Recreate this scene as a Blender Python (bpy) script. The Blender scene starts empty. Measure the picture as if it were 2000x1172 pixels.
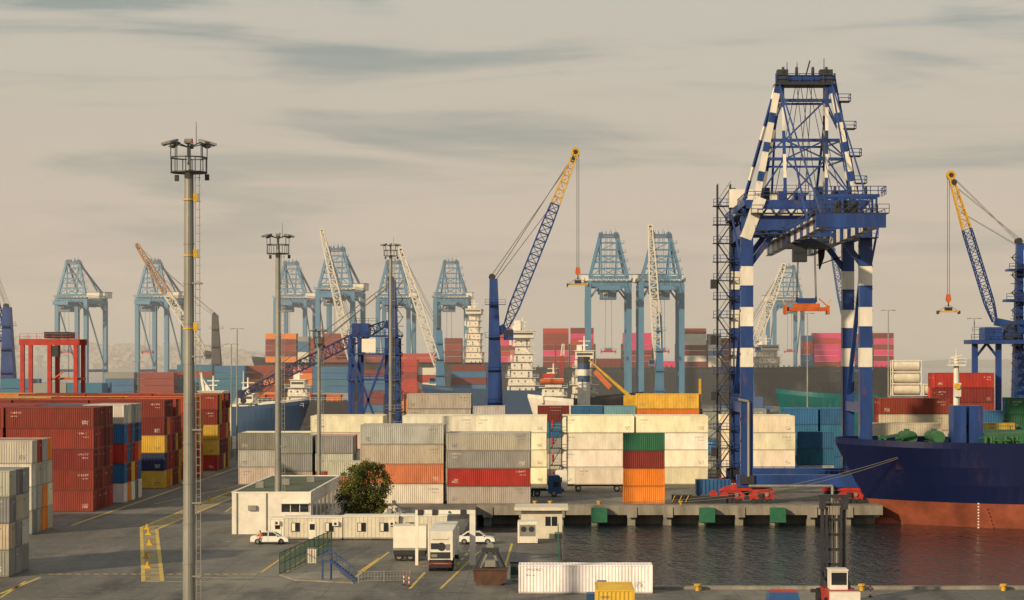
import bpy, bmesh, math, random
from mathutils import Vector, Matrix
R = random.Random(7)
F, CX, HY, H = 4000.0, 1080.0, 698.0, 21.5
def PX(px, Y): return (px-CX)*Y/F
def PZ(py, Y): return H-(py-HY)*Y/F
def GY(py): return F*H/(py-HY)
def GP(px, py):
    Y = GY(py); return (PX(px, Y), Y)
sc = bpy.context.scene
sc.view_settings.view_transform = 'Standard'
try: sc.view_settings.look = 'None'
except Exception: pass
sc.view_settings.exposure = 0
# ---------------------------------------------------------------- camera
cam = bpy.data.cameras.new("camera"); co = bpy.data.objects.new("camera", cam)
sc.collection.objects.link(co); sc.camera = co
co.location = (0, 0, H); co.rotation_euler = (math.radians(90), 0, 0)
cam.lens = 72; cam.sensor_width = 36; cam.shift_x = -0.04; cam.shift_y = 0.056
cam.clip_start = 1; cam.clip_end = 60000
# ---------------------------------------------------------------- world
SUN_EL, SUN_AZ = math.radians(20), math.radians(222)   # azimuth clockwise from +Y
w = bpy.data.worlds.new("World"); sc.world = w; w.use_nodes = True
nt = w.node_tree; N = nt.nodes; L = nt.links; N.clear()
def nn(N, t, **k):
    n = N.new(t)
    for a, b in k.items(): setattr(n, a, b)
    return n
out = nn(N, 'ShaderNodeOutputWorld')
sky = nn(N, 'ShaderNodeTexSky', sky_type='NISHITA', sun_disc=False)
sky.sun_elevation = SUN_EL; sky.sun_rotation = SUN_AZ; sky.dust_density = 4
b1 = nn(N, 'ShaderNodeBackground'); b1.inputs[1].default_value = 0.08
L.new(sky.outputs[0], b1.inputs[0])
tc = nn(N, 'ShaderNodeTexCoord')
sep = nn(N, 'ShaderNodeSeparateXYZ'); L.new(tc.outputs['Generated'], sep.inputs[0])
mp = nn(N, 'ShaderNodeMapping'); mp.inputs['Scale'].default_value = (3.4, 3.4, 26); mp.inputs['Rotation'].default_value = (0, math.radians(4), 0); mp.inputs['Location'].default_value = (1.4, 0, 2.3)
L.new(tc.outputs['Generated'], mp.inputs[0])
n1 = nn(N, 'ShaderNodeTexNoise'); n1.inputs['Scale'].default_value = 1.3; n1.inputs['Detail'].default_value = 4; n1.inputs['Roughness'].default_value = .5; n1.inputs['Distortion'].default_value = .7
L.new(mp.outputs[0], n1.inputs['Vector'])
mp2 = nn(N, 'ShaderNodeMapping'); mp2.inputs['Scale'].default_value = (8, 8, 80); mp2.inputs['Rotation'].default_value = (0, math.radians(7), 0); mp2.inputs['Location'].default_value = (3, 1, 2)
L.new(tc.outputs['Generated'], mp2.inputs[0])
n2 = nn(N, 'ShaderNodeTexNoise'); n2.inputs['Scale'].default_value = 1.3; n2.inputs['Detail'].default_value = 8; n2.inputs['Roughness'].default_value = .6; n2.inputs['Distortion'].default_value = .8
L.new(mp2.outputs[0], n2.inputs['Vector'])
ad = nn(N, 'ShaderNodeMath', operation='MULTIPLY_ADD'); L.new(n2.outputs[0], ad.inputs[0]); ad.inputs[1].default_value = .32; L.new(n1.outputs[0], ad.inputs[2])
mr = nn(N, 'ShaderNodeMapRange', interpolation_type='SMOOTHSTEP'); L.new(ad.outputs[0], mr.inputs[0]); mr.inputs[1].default_value = .47; mr.inputs[2].default_value = .74
er = nn(N, 'ShaderNodeMapRange'); L.new(sep.outputs[2], er.inputs[0]); er.inputs[1].default_value = 0; er.inputs[2].default_value = .2
r1 = nn(N, 'ShaderNodeValToRGB'); L.new(er.outputs[0], r1.inputs[0])
def ramp(r, pts):
    e = r.color_ramp.elements
    while len(e) > 1: e.remove(e[-1])
    e[0].position = pts[0][0]; e[0].color = (*pts[0][1], 1)
    for p, c in pts[1:]:
        q = e.new(p); q.color = (*c, 1)
ramp(r1, [(0, (.70,.55,.44)), (.2, (.67,.54,.44)), (.45, (.60,.51,.415)), (.8, (.57,.525,.44)), (1, (.56,.55,.49))])
r2 = nn(N, 'ShaderNodeValToRGB'); L.new(er.outputs[0], r2.inputs[0])
ramp(r2, [(0, (.62,.49,.40)), (.15, (.57,.47,.385)), (.4, (.36,.365,.325)), (.8, (.30,.34,.315)), (1, (.32,.365,.345))])
mx = nn(N, 'ShaderNodeMixRGB'); L.new(mr.outputs[0], mx.inputs[0]); L.new(r2.outputs[0], mx.inputs[1]); L.new(r1.outputs[0], mx.inputs[2])
b2 = nn(N, 'ShaderNodeBackground'); L.new(mx.outputs[0], b2.inputs[0]); b2.inputs[1].default_value = 1.04
ms = nn(N, 'ShaderNodeMixShader'); ms.inputs[0].default_value = .9
L.new(b1.outputs[0], ms.inputs[1]); L.new(b2.outputs[0], ms.inputs[2]); L.new(ms.outputs[0], out.inputs[0])
sl = bpy.data.lights.new("sun", 'SUN'); so = bpy.data.objects.new("sun", sl); sc.collection.objects.link(so)
sl.energy = 4.7; sl.angle = math.radians(1.5); sl.color = (1, .77, .48)
sd = Vector((math.sin(SUN_AZ)*math.cos(SUN_EL), math.cos(SUN_AZ)*math.cos(SUN_EL), math.sin(SUN_EL)))
so.rotation_euler = (-sd).to_track_quat('-Z', 'Y').to_euler()
# ---------------------------------------------------------------- materials
MC = {}
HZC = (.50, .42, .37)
def hz(c, d):  # paints distance haze into the base colour of far materials
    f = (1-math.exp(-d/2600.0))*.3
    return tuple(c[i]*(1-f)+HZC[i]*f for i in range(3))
def mat(name, c, rough=.55, dirt=.35, scale=.6, metal=0, spec=.4, rust=0, d=0, bump=0, streak=False):
    key = name
    if key in MC: return MC[key]
    m = bpy.data.materials.new(name); m.use_nodes = True
    N = m.node_tree.nodes; L = m.node_tree.links
    b = N['Principled BSDF']; b.inputs['Roughness'].default_value = rough; b.inputs['Metallic'].default_value = metal
    b.inputs['Specular IOR Level'].default_value = spec
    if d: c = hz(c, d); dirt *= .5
    t = nn(N, 'ShaderNodeTexCoord')
    mpn = nn(N, 'ShaderNodeMapping'); mpn.inputs['Scale'].default_value = (1, 1, .25 if streak else 1); L.new(t.outputs['Object'], mpn.inputs[0])
    n = nn(N, 'ShaderNodeTexNoise'); n.inputs['Scale'].default_value = scale; n.inputs['Detail'].default_value = 8; n.inputs['Roughness'].default_value = .65
    L.new(mpn.outputs[0], n.inputs['Vector'])
    r = nn(N, 'ShaderNodeMapRange'); L.new(n.outputs[0], r.inputs[0]); r.inputs[1].default_value = .3; r.inputs[2].default_value = .72
    r.inputs[3].default_value = 1-dirt; r.inputs[4].default_value = 1+dirt*.35
    mu = nn(N, 'ShaderNodeMixRGB', blend_type='MULTIPLY'); mu.inputs[0].default_value = 1; mu.inputs[1].default_value = (*c, 1); L.new(r.outputs[0], mu.inputs[2])
    o = mu.outputs[0]
    if rust:
        n3 = nn(N, 'ShaderNodeTexNoise'); n3.inputs['Scale'].default_value = scale*3; n3.inputs['Detail'].default_value = 9; n3.inputs['Roughness'].default_value = .7; L.new(mpn.outputs[0], n3.inputs['Vector'])
        q = nn(N, 'ShaderNodeMapRange'); L.new(n3.outputs[0], q.inputs[0]); q.inputs[1].default_value = .56; q.inputs[2].default_value = .66; q.inputs[4].default_value = rust
        m2 = nn(N, 'ShaderNodeMixRGB'); L.new(q.outputs[0], m2.inputs[0]); L.new(o, m2.inputs[1]); m2.inputs[2].default_value = (.14, .06, .03, 1); o = m2.outputs[0]
    L.new(o, b.inputs['Base Color'])
    if bump:
        bp = nn(N, 'ShaderNodeBump'); bp.inputs['Strength'].default_value = bump; bp.inputs['Distance'].default_value = .1; L.new(n.outputs[0], bp.inputs['Height']); L.new(bp.outputs[0], b.inputs['Normal'])
    MC[key] = m; return m
# ---------------------------------------------------------------- mesh builder
class MB:
    def __init__(s): s.v = []; s.f = []; s.m = []; s.mats = []; s.T = None
    def mi(s, m):
        if m not in s.mats: s.mats.append(m)
        return s.mats.index(m)
    def add(s, vs, fs, m):
        o = len(s.v); i = s.mi(m)
        s.v += [tuple(s.T @ Vector(v)) if s.T else tuple(v) for v in vs]
        for f in fs: s.f.append([o+k for k in f]); s.m.append(i)
    def box(s, x0, x1, y0, y1, z0, z1, m):
        s.add([(x0,y0,z0),(x1,y0,z0),(x1,y1,z0),(x0,y1,z0),(x0,y0,z1),(x1,y0,z1),(x1,y1,z1),(x0,y1,z1)],
              [(0,3,2,1),(4,5,6,7),(0,1,5,4),(1,2,6,5),(2,3,7,6),(3,0,4,7)], m)
    def cbox(s, x, y, z, sx, sy, sz, m): s.box(x-sx/2, x+sx/2, y-sy/2, y+sy/2, z-sz/2, z+sz/2, m)
    def beam(s, p, q, w, h=None, m=None, w2=None, h2=None):
        h = h or w; w2 = w2 or w; h2 = h2 or h
        p = Vector(p); q = Vector(q); d = (q-p)
        if d.length < 1e-6: return
        d.normalize()
        up = Vector((0,0,1)) if abs(d.z) < .9 else Vector((0,1,0))
        a = d.cross(up).normalized(); b = a.cross(d).normalized()
        vs = []
        for c, ww, hh in ((p, w, h), (q, w2, h2)):
            for i, j in ((-1,-1),(1,-1),(1,1),(-1,1)): vs.append(c+a*(ww/2*i)+b*(hh/2*j))
        s.add(vs, [(0,3,2,1),(4,5,6,7),(0,1,5,4),(1,2,6,5),(2,3,7,6),(3,0,4,7)], m)
    def sbeam(s, p, q, w, h, ms, n):
        p = Vector(p); q = Vector(q)
        for i in range(n): s.beam(p.lerp(q, i/n), p.lerp(q, (i+1)/n), w, h, ms[i % len(ms)])
    def cyl(s, p, q, r, r2=None, n=10, m=None):
        r2 = r if r2 is None else r2
        p = Vector(p); q = Vector(q); d = (q-p).normalized()
        up = Vector((0,0,1)) if abs(d.z) < .9 else Vector((0,1,0))
        a = d.cross(up).normalized(); b = a.cross(d).normalized()
        vs = [p+(a*math.cos(t)+b*math.sin(t))*r for t in [2*math.pi*i/n for i in range(n)]]
        vs += [q+(a*math.cos(t)+b*math.sin(t))*r2 for t in [2*math.pi*i/n for i in range(n)]]
        s.add(vs, [(i, (i+1) % n, n+(i+1) % n, n+i) for i in range(n)]+[tuple(range(n))[::-1], tuple(range(n, 2*n))], m)
    def rope(s, p, q, r, m, sag=0, n=1):
        p = Vector(p); q = Vector(q); pr = p
        for i in range(1, n+1):
            t = i/n; c = p.lerp(q, t); c.z -= sag*4*t*(1-t); s.cyl(pr, c, r, r, 4, m); pr = c
    def quad(s, pts, m): s.add(pts, [tuple(range(len(pts)))], m)
    def prism(s, prof, y0, y1, m):     # profile in xz
        n = len(prof)
        s.add([(x, y0, z) for x, z in prof]+[(x, y1, z) for x, z in prof],
              [tuple(range(n)), tuple(range(n, 2*n))[::-1]]+[(i, n+i, n+(i+1) % n, (i+1) % n) for i in range(n)], m)
    def rail(s, pts, m, h=1.1, step=1.6, t=.07):
        for a, b in zip(pts[:-1], pts[1:]):
            a = Vector(a); b = Vector(b); n = max(1, int((b-a).length/step))
            for k in (h, h*.5): s.beam(a+Vector((0,0,k)), b+Vector((0,0,k)), t, t, m)
            for i in range(n+1):
                c = a.lerp(b, i/n); s.beam(c, c+Vector((0,0,h)), t, t, m)
    def lattice(s, p, q, w0, w1, wm, n, r, ms, split=.7, side=Vector((0,1,0))):
        p = Vector(p); q = Vector(q); d = (q-p).normalized(); a = side.normalized(); b = a.cross(d).normalized()
        def W(t):
            return w0+(wm-w0)*min(1, t/.12) if t < .5 else wm+(w1-wm)*max(0, (t-.6)/.4)
        pr = None
        for i in range(n+1):
            t = i/n; c = p.lerp(q, t); ww = W(t)/2; m = ms[0] if t < split else ms[1]
            cs = [c+a*ww*x+b*ww*y for x, y in ((-1,-1),(1,-1),(1,1),(-1,1))]
            for k in range(4): s.beam(cs[k], cs[(k+1) % 4], r*.7, r*.7, m)
            if pr:
                for k in range(4):
                    s.beam(pr[k], cs[k], r*1.3, r*1.3, m)
                    j = (k+1) % 4
                    if i % 2: s.beam(pr[k], cs[j], r*.7, r*.7, m)
                    else: s.beam(pr[j], cs[k], r*.7, r*.7, m)
            pr = cs
    def obj(s, name, loc=(0,0,0), rz=0, smooth=False, fixn=True):
        me = bpy.data.meshes.new(name); me.from_pydata(s.v, [], s.f)
        for m in s.mats: me.materials.append(m)
        me.polygons.foreach_set('material_index', s.m)
        if smooth: me.polygons.foreach_set('use_smooth', [True]*len(me.polygons))
        me.update()
        if fixn:
            bm = bmesh.new(); bm.from_mesh(me); bmesh.ops.recalc_face_normals(bm, faces=bm.faces); bm.to_mesh(me); bm.free()
        o = bpy.data.objects.new(name, me); sc.collection.objects.link(o); o.location = loc; o.rotation_euler = (0,0,rz); return o
# common mats
white = mat('white_paint', (.74,.70,.62), .5, .22, .5, rust=.15)
cream = mat('cream_paint', (.64,.59,.48), .5, .25, .7, rust=.12)
blue = mat('crane_blue', (.018,.055,.22), .4, .5, .35, rust=.4, streak=True)
cwhite = mat('crane_white', (.72,.68,.6), .45, .3, .4, rust=.3, streak=True)
dark = mat('dark_steel', (.03,.032,.038), .5, .4, .8)
black = mat('black_rubber', (.012,.012,.013), .7, .3, 2)
glass = mat('dark_glass', (.015,.02,.025), .08, .1, 1, spec=.8)
galv = mat('galvanised_steel', (.25,.25,.225), .45, .35, .8, metal=.2, rust=.2, streak=True)
yel = mat('yellow_paint', (.58,.34,.03), .5, .35, 1, rust=.3)
orange = mat('orange_paint', (.5,.11,.02), .5, .35, 1, rust=.3)
red = mat('red_paint', (.42,.03,.02), .5, .35, .8, rust=.25)
conc = mat('concrete', (.27,.25,.21), .85, .55, .5, rust=.3, bump=.3, streak=True)
rope_m = mat('steel_rope', (.2,.18,.15), .6, .2, 1)
green = mat('green_paint', (.02,.13,.07), .5, .35, 1, rust=.3)
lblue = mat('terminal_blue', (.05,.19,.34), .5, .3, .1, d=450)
lblue2 = mat('terminal_blue_dark', (.04,.12,.22), .5, .3, .1, d=450)  # darker blue for decks, trolleys and sheaves of the far cranes
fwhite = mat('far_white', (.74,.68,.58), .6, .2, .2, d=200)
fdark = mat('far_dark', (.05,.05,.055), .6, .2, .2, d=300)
# ---------------------------------------------------------------- ground
def ground_mat():
    m = bpy.data.materials.new('asphalt_yard'); m.use_nodes = True
    N = m.node_tree.nodes; L = m.node_tree.links; b = N['Principled BSDF']
    t = nn(N, 'ShaderNodeTexCoord')
    def noise(sx, sy, sca, det=8, ro=.6, di=0):
        q = nn(N, 'ShaderNodeMapping'); q.inputs['Scale'].default_value = (sx, sy, 1); L.new(t.outputs['Object'], q.inputs[0])
        n = nn(N, 'ShaderNodeTexNoise'); n.inputs['Scale'].default_value = sca; n.inputs['Detail'].default_value = det; n.inputs['Roughness'].default_value = ro; n.inputs['Distortion'].default_value = di; L.new(q.outputs[0], n.inputs['Vector']); return n.outputs[0]
    def mix(a, bcol, fac, lo, hi, amt=1, bt='MIX'):
        r = nn(N, 'ShaderNodeMapRange'); L.new(fac, r.inputs[0]); r.inputs[1].default_value = lo; r.inputs[2].default_value = hi; r.inputs[4].default_value = amt
        x = nn(N, 'ShaderNodeMixRGB', blend_type=bt); L.new(r.outputs[0], x.inputs[0]); L.new(a, x.inputs[1]); x.inputs[2].default_value = (*bcol, 1); return x.outputs[0]
    base = nn(N, 'ShaderNodeRGB'); base.outputs[0].default_value = (.115,.11,.102, 1)
    c = mix(base.outputs[0], (.2,.185,.16), noise(1, .3, .06), .44, .6)
    c = mix(c, (.05,.049,.049), noise(1, .22, .16), .5, .66, .85)
    c = mix(c, (.03,.03,.031), noise(.3, 2.2, .5, di=1), .56, .66, .7)
    c = mix(c, (.27,.25,.22), noise(1, .6, 1.6), .56, .74, .6)
    c = mix(c, (.025,.024,.024), noise(1, .7, 1.1, di=2), .6, .68, .6)
    br = nn(N, 'ShaderNodeTexBrick'); q = nn(N, 'ShaderNodeMapping'); q.inputs['Scale'].default_value = (.12,.12,1); L.new(t.outputs['Object'], q.inputs[0]); L.new(q.outputs[0], br.inputs[0])
    br.inputs['Mortar Size'].default_value = .006; br.inputs['Scale'].default_value = 1; br.offset = 0
    c = mix(c, (.03,.028,.025), br.outputs['Fac'], .3, .9, .4)
    L.new(c, b.inputs['Base Color']); b.inputs['Roughness'].default_value = .75; b.inputs['Specular IOR Level'].default_value = .3
    return m
gm = ground_mat()
g = MB()
for x0, x1, y0, y1 in [(-900,1,0,190),(1,900,0,190),(-900,1,190,251),(-900,-11,251,296),(-900,-11,296,330),(-11,47,296,330),(-900,900,330,440),(-900,-75,440,640),(-900,170,800,905),(-900,-20,905,1500)]:
    g.quad([(x0,y0,0),(x1,y0,0),(x1,y1,0),(x0,y1,0)], gm)
walls = [(1,190,900,190),(1,190,1,251),(1,251,-11,251),(-11,251,-11,299),(-11,299,47,299),(47,299,47,330),(47,330,900,330),(-75,440,900,440),(-75,440,-75,640),(-900,640,-75,640),(-900,800,170,800),(170,800,170,905),(170,905,-20,905),(-20,905,-20,1500)]
for a,b,c,d in walls: g.quad([(a,b,-4),(c,d,-4),(c,d,-.01),(a,b,-.01)], conc)
g.obj('ground', fixn=False)
q = MB()
q.box(-11,47.6,295.6,299,-1.25,.12,conc)
x = -10
while x < 47:
    q.box(x, x+1.1, 296.2, 299.2, -4, -1.26, conc); q.box(x-.1, x+1.3, 295.4, 295.6, -1.6, -.1, conc); x += 5.2
q.obj('quay_wall')
q = MB(); q.box(.2,160,189.6,190.5,-.6,.28,conc)
for k in range(0,120,3): q.box(2+k*1.3, 4.9+k*1.3, 189.5,189.59,-.3,-.1,dark)
q.obj('quay_kerb')
for px in (1170,1380,1518):
    q = MB(); X = PX(px,295); q.box(X-1.05,X+1.05,294.2,295.3,-2.3,-.15,green); q.box(X-1.15,X+1.15,293.95,294.19,-2.2,-.3,green)
    for dx in (-.6,0,.6): q.cyl((X+dx,294.2,-1.3),(X+dx,295.6,-1.3),.25,.25,8,black)
    q.obj('quay_fender')
def bollard(X,Y):
    q = MB(); q.cyl((X,Y,0),(X,Y,.45),.22,.2,12,yel); q.cyl((X,Y,.45),(X,Y,.62),.34,.34,12,yel); q.cyl((X-.35,Y,.4),(X+.35,Y,.4),.09,.09,8,yel); q.obj('mooring_bollard')
for px in (1363,1683,1960): bollard(PX(px,188.7),188.7)
for px in (1045,1075,1170,1330): bollard(PX(px,298),298)
# water
def water_mat():
    m = bpy.data.materials.new('harbour_water'); m.use_nodes = True
    N = m.node_tree.nodes; L = m.node_tree.links; b = N['Principled BSDF']
    b.inputs['Base Color'].default_value = (.008,.016,.024,1); b.inputs['Roughness'].default_value = .06; b.inputs['IOR'].default_value = 1.33
    b.inputs['Specular Tint'].default_value = (.78,.9,1,1)
    t = nn(N, 'ShaderNodeTexCoord')
    hs = []
    for sx, sy, s_ in ((1,.4,.55),(1,.5,1.9)):
        q = nn(N, 'ShaderNodeMapping'); q.inputs['Scale'].default_value = (sx,sy,1); q.inputs['Rotation'].default_value = (0,0,.25); L.new(t.outputs['Object'], q.inputs[0])
        n = nn(N, 'ShaderNodeTexNoise'); n.inputs['Scale'].default_value = s_; n.inputs['Detail'].default_value = 4; n.inputs['Roughness'].default_value = .55; n.inputs['Distortion'].default_value = .4; L.new(q.outputs[0], n.inputs['Vector']); hs.append(n.outputs[0])
    a = nn(N, 'ShaderNodeMath', operation='MULTIPLY_ADD'); L.new(hs[1], a.inputs[0]); a.inputs[1].default_value = .4; L.new(hs[0], a.inputs[2])
    bp = nn(N, 'ShaderNodeBump'); bp.inputs['Strength'].default_value = 1; bp.inputs['Distance'].default_value = 1.1; L.new(a.outputs[0], bp.inputs['Height']); L.new(bp.outputs[0], b.inputs['Normal'])
    return m
wm = water_mat(); g = MB()
g.quad([(-30000,150,-2.8),(30000,150,-2.8),(30000,40000,-2.8),(-30000,40000,-2.8)], wm); g.obj('water', fixn=False)
hm = bpy.data.materials.new('harbour_haze'); hm.use_nodes = True
N = hm.node_tree.nodes; N.clear(); o_ = nn(N,'ShaderNodeOutputMaterial'); v_ = nn(N,'ShaderNodeVolumeScatter'); v_.inputs['Color'].default_value = (.99,.95,.92,1); v_.inputs['Density'].default_value = .00030; v_.inputs['Anisotropy'].default_value = 0
hm.node_tree.links.new(v_.outputs[0], o_.inputs['Volume'])
g = MB(); g.box(-3500,3500,455,7500,-30,150,hm); g.obj('haze_air')
# ---------------------------------------------------------------- markings
lineY = mat('road_line_yellow', (.62,.44,.1), .8, .5, 1.2); lineW = mat('road_line_white', (.5,.47,.38), .8, .5, 1.2)
mk = MB()
def strip(p, q, wd, m=lineY, z=.005):
    p = Vector((*p, z)); q = Vector((*q, z)); d = (q-p).normalized(); a = Vector((-d.y, d.x, 0))*wd/2
    mk.quad([p-a, q-a, q+a, p+a], m)
def pstrip(pts, wd, m=lineY, z=.005):
    for a, b in zip(pts[:-1], pts[1:]): strip(GP(*a), GP(*b), wd, m, z)
pathm = mat('path_paint_worn', (.33,.27,.15), .85, .6, .8)
mk.quad([(*GP(280,1135), .006), (*GP(316,1135), .006), (*GP(303,1030), .006), (*GP(277,1030), .006)], pathm)
mk.quad([(*GP(277,1029.5), .006), (*GP(318,1029.5), .006), (*GP(456,970), .006), (*GP(428,968), .006)], pathm)
pstrip([(280,1136),(276,1030),(430,968),(520,935)], .4, lineY, .012); pstrip([(317,1136),(306,1034),(455,972)], .4, lineY, .012)
pstrip([(280,1136),(317,1136)], .4, lineY, .012)
x = 75
while x < 492: strip(GP(x,1121), GP(x+11,1121.6), .38, lineY); x += 18
pstrip([(325,1127),(495,1129)], .22); pstrip([(325,1136),(490,1137)], .22)
pstrip([(0,1160),(78,1128)], .35); pstrip([(0,1168),(50,1135)], .25)
for a, b in (((510,1118),(590,1062)),((440,1058),(520,1054)),((800,1150),(830,1118)),((860,1150),(935,1078)),((985,1112),(1000,1062)),((560,1116),(640,1058)),((690,1130),(760,1078)),((700,1118),(740,1090)),((530,935),(440,1000))):
    pstrip([a, b], .25)
for k in range(7): pstrip([(885+k*8,1112-k*9),(889+k*8,1107-k*9)], .3)
strip((-61.6,262),(-61.6,440),.35); strip((-58.5,300),(-40,430),.25)
mk.obj('road_markings', fixn=False)
for px, py in ((288,1110),(286,1090),(292,1065),(290,1045),(287,1034),(408,978),(443,962),(480,945),(515,897)):
    X, Y = GP(px, py); q = MB(); q.prism([(-.4,0),(.4,0),(.15,.3),(.1,.65),(-.1,.65),(-.15,.3)], -.22, .22, yel); q.obj('yellow_barrier_block', (X,Y,.01))
# ---------------------------------------------------------------- containers
def cont_mat():
    m = bpy.data.materials.new('container_paint'); m.use_nodes = True
    N = m.node_tree.nodes; L = m.node_tree.links; b = N['Principled BSDF']; b.inputs['Roughness'].default_value = .55; b.inputs['Specular IOR Level'].default_value = .3
    oi = nn(N, 'ShaderNodeObjectInfo'); t = nn(N, 'ShaderNodeTexCoord')
    def M(op, a, bb=None, c=None):
        n = nn(N, 'ShaderNodeMath', operation=op)
        for i, v in enumerate((a, bb, c)):
            if v is None: continue
            if isinstance(v, (int, float)): n.inputs[i].default_value = v
            else: L.new(v, n.inputs[i])
        return n.outputs[0]
    off = nn(N, 'ShaderNodeVectorMath', operation='ADD'); L.new(t.outputs['Object'], off.inputs[0])
    cx = nn(N, 'ShaderNodeCombineXYZ'); r100 = M('MULTIPLY', oi.outputs['Random'], 300); L.new(r100, cx.inputs[0]); L.new(r100, cx.inputs[1]); L.new(cx.outputs[0], off.inputs[1])
    def noise(scv, s, d=8, ro=.65):
        q = nn(N, 'ShaderNodeMapping'); q.inputs['Scale'].default_value = scv; L.new(off.outputs[0], q.inputs[0])
        n = nn(N, 'ShaderNodeTexNoise'); n.inputs['Scale'].default_value = s; n.inputs['Detail'].default_value = d; n.inputs['Roughness'].default_value = ro; L.new(q.outputs[0], n.inputs['Vector']); return n.outputs[0]
    lum = nn(N, 'ShaderNodeRGBToBW'); L.new(oi.outputs['Color'], lum.inputs[0])
    v = nn(N, 'ShaderNodeMapRange'); L.new(noise((1,1,.35), .7), v.inputs[0]); v.inputs[1].default_value = .3; v.inputs[2].default_value = .75; v.inputs[3].default_value = .72; v.inputs[4].default_value = 1.12
    rv = M('MULTIPLY_ADD', oi.outputs['Random'], .3, .85)
    vv = M('MULTIPLY', v.outputs[0], rv)
    c0 = nn(N, 'ShaderNodeMixRGB', blend_type='MULTIPLY'); c0.inputs[0].default_value = 1; L.new(oi.outputs['Color'], c0.inputs[1]); L.new(vv, c0.inputs[2])
    rs = nn(N, 'ShaderNodeMapRange'); L.new(noise((1.5,1.5,.3), 2.2, 9, .7), rs.inputs[0]); rs.inputs[1].default_value = .57; rs.inputs[2].default_value = .72; rs.inputs[4].default_value = .8
    rf = M('MULTIPLY', rs.outputs[0], M('SUBTRACT', 1, M('MULTIPLY', M('MINIMUM', lum.outputs[0], .62), 1.15)))
    c1 = nn(N, 'ShaderNodeMixRGB'); L.new(rf, c1.inputs[0]); L.new(c0.outputs[0], c1.inputs[1]); c1.inputs[2].default_value = (.12,.06,.035,1)
    s = nn(N, 'ShaderNodeSeparateXYZ'); L.new(t.outputs['Object'], s.inputs[0]); X, Y, Z = s.outputs
    bot = M('MULTIPLY', M('LESS_THAN', Z, .17), .45)
    c2 = nn(N, 'ShaderNodeMixRGB'); L.new(bot, c2.inputs[0]); L.new(c1.outputs[0], c2.inputs[1]); c2.inputs[2].default_value = (.03,.025,.02,1)
    def inr(v, a, bb): return M('MULTIPLY', M('GREATER_THAN', v, a), M('LESS_THAN', v, bb))
    nz = nn(N, 'ShaderNodeSeparateXYZ'); L.new(t.outputs['Normal'], nz.inputs[0]); side = M('LESS_THAN', M('ABSOLUTE', nz.outputs[2]), .5)
    longside = M('GREATER_THAN', M('ABSOLUTE', Y), 1.1)
    wn = nn(N, 'ShaderNodeTexWhiteNoise', noise_dimensions='3D'); cc = nn(N, 'ShaderNodeCombineXYZ')
    L.new(M('FLOOR', M('MULTIPLY', X, 9)), cc.inputs[0]); L.new(M('FLOOR', M('MULTIPLY', Z, 9)), cc.inputs[1]); L.new(r100, cc.inputs[2]); L.new(cc.outputs[0], wn.inputs[0])
    glyph = M('GREATER_THAN', wn.outputs[0], .45)
    code = M('MULTIPLY', inr(X, 3.9, 5.4), inr(Z, 2.05, 2.3)); code2 = M('MULTIPLY', inr(X, 4.5, 5.4), inr(Z, 1.6, 1.75))
    code3 = M('MULTIPLY', inr(X, -5.4, -4.5), inr(Z, .5, 1.1))
    sm = M('MULTIPLY', M('MAXIMUM', M('MAXIMUM', code, code2), code3), glyph)
    mk_ = M('MULTIPLY', M('MULTIPLY', sm, side), longside)
    es = M('MULTIPLY', M('GREATER_THAN', M('ABSOLUTE', X), 2.9), M('MULTIPLY', inr(Y, .35, .95), inr(Z, 1.9, 2.15)))
    es = M('MULTIPLY', es, M('LESS_THAN', longside, .5))
    mk2 = M('MULTIPLY', M('MAXIMUM', mk_, M('MULTIPLY', es, glyph)), .5)
    lc = nn(N, 'ShaderNodeMixRGB'); L.new(M('GREATER_THAN', lum.outputs[0], .26), lc.inputs[0]); lc.inputs[1].default_value = (.6,.57,.5,1); lc.inputs[2].default_value = (.06,.08,.14,1)
    c3 = nn(N, 'ShaderNodeMixRGB'); L.new(mk2, c3.inputs[0]); L.new(c2.outputs[0], c3.inputs[1]); L.new(lc.outputs[0], c3.inputs[2])
    L.new(c3.outputs[0], b.inputs['Base Color']); return m
cm = cont_mat()
CMESH = {}
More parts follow.
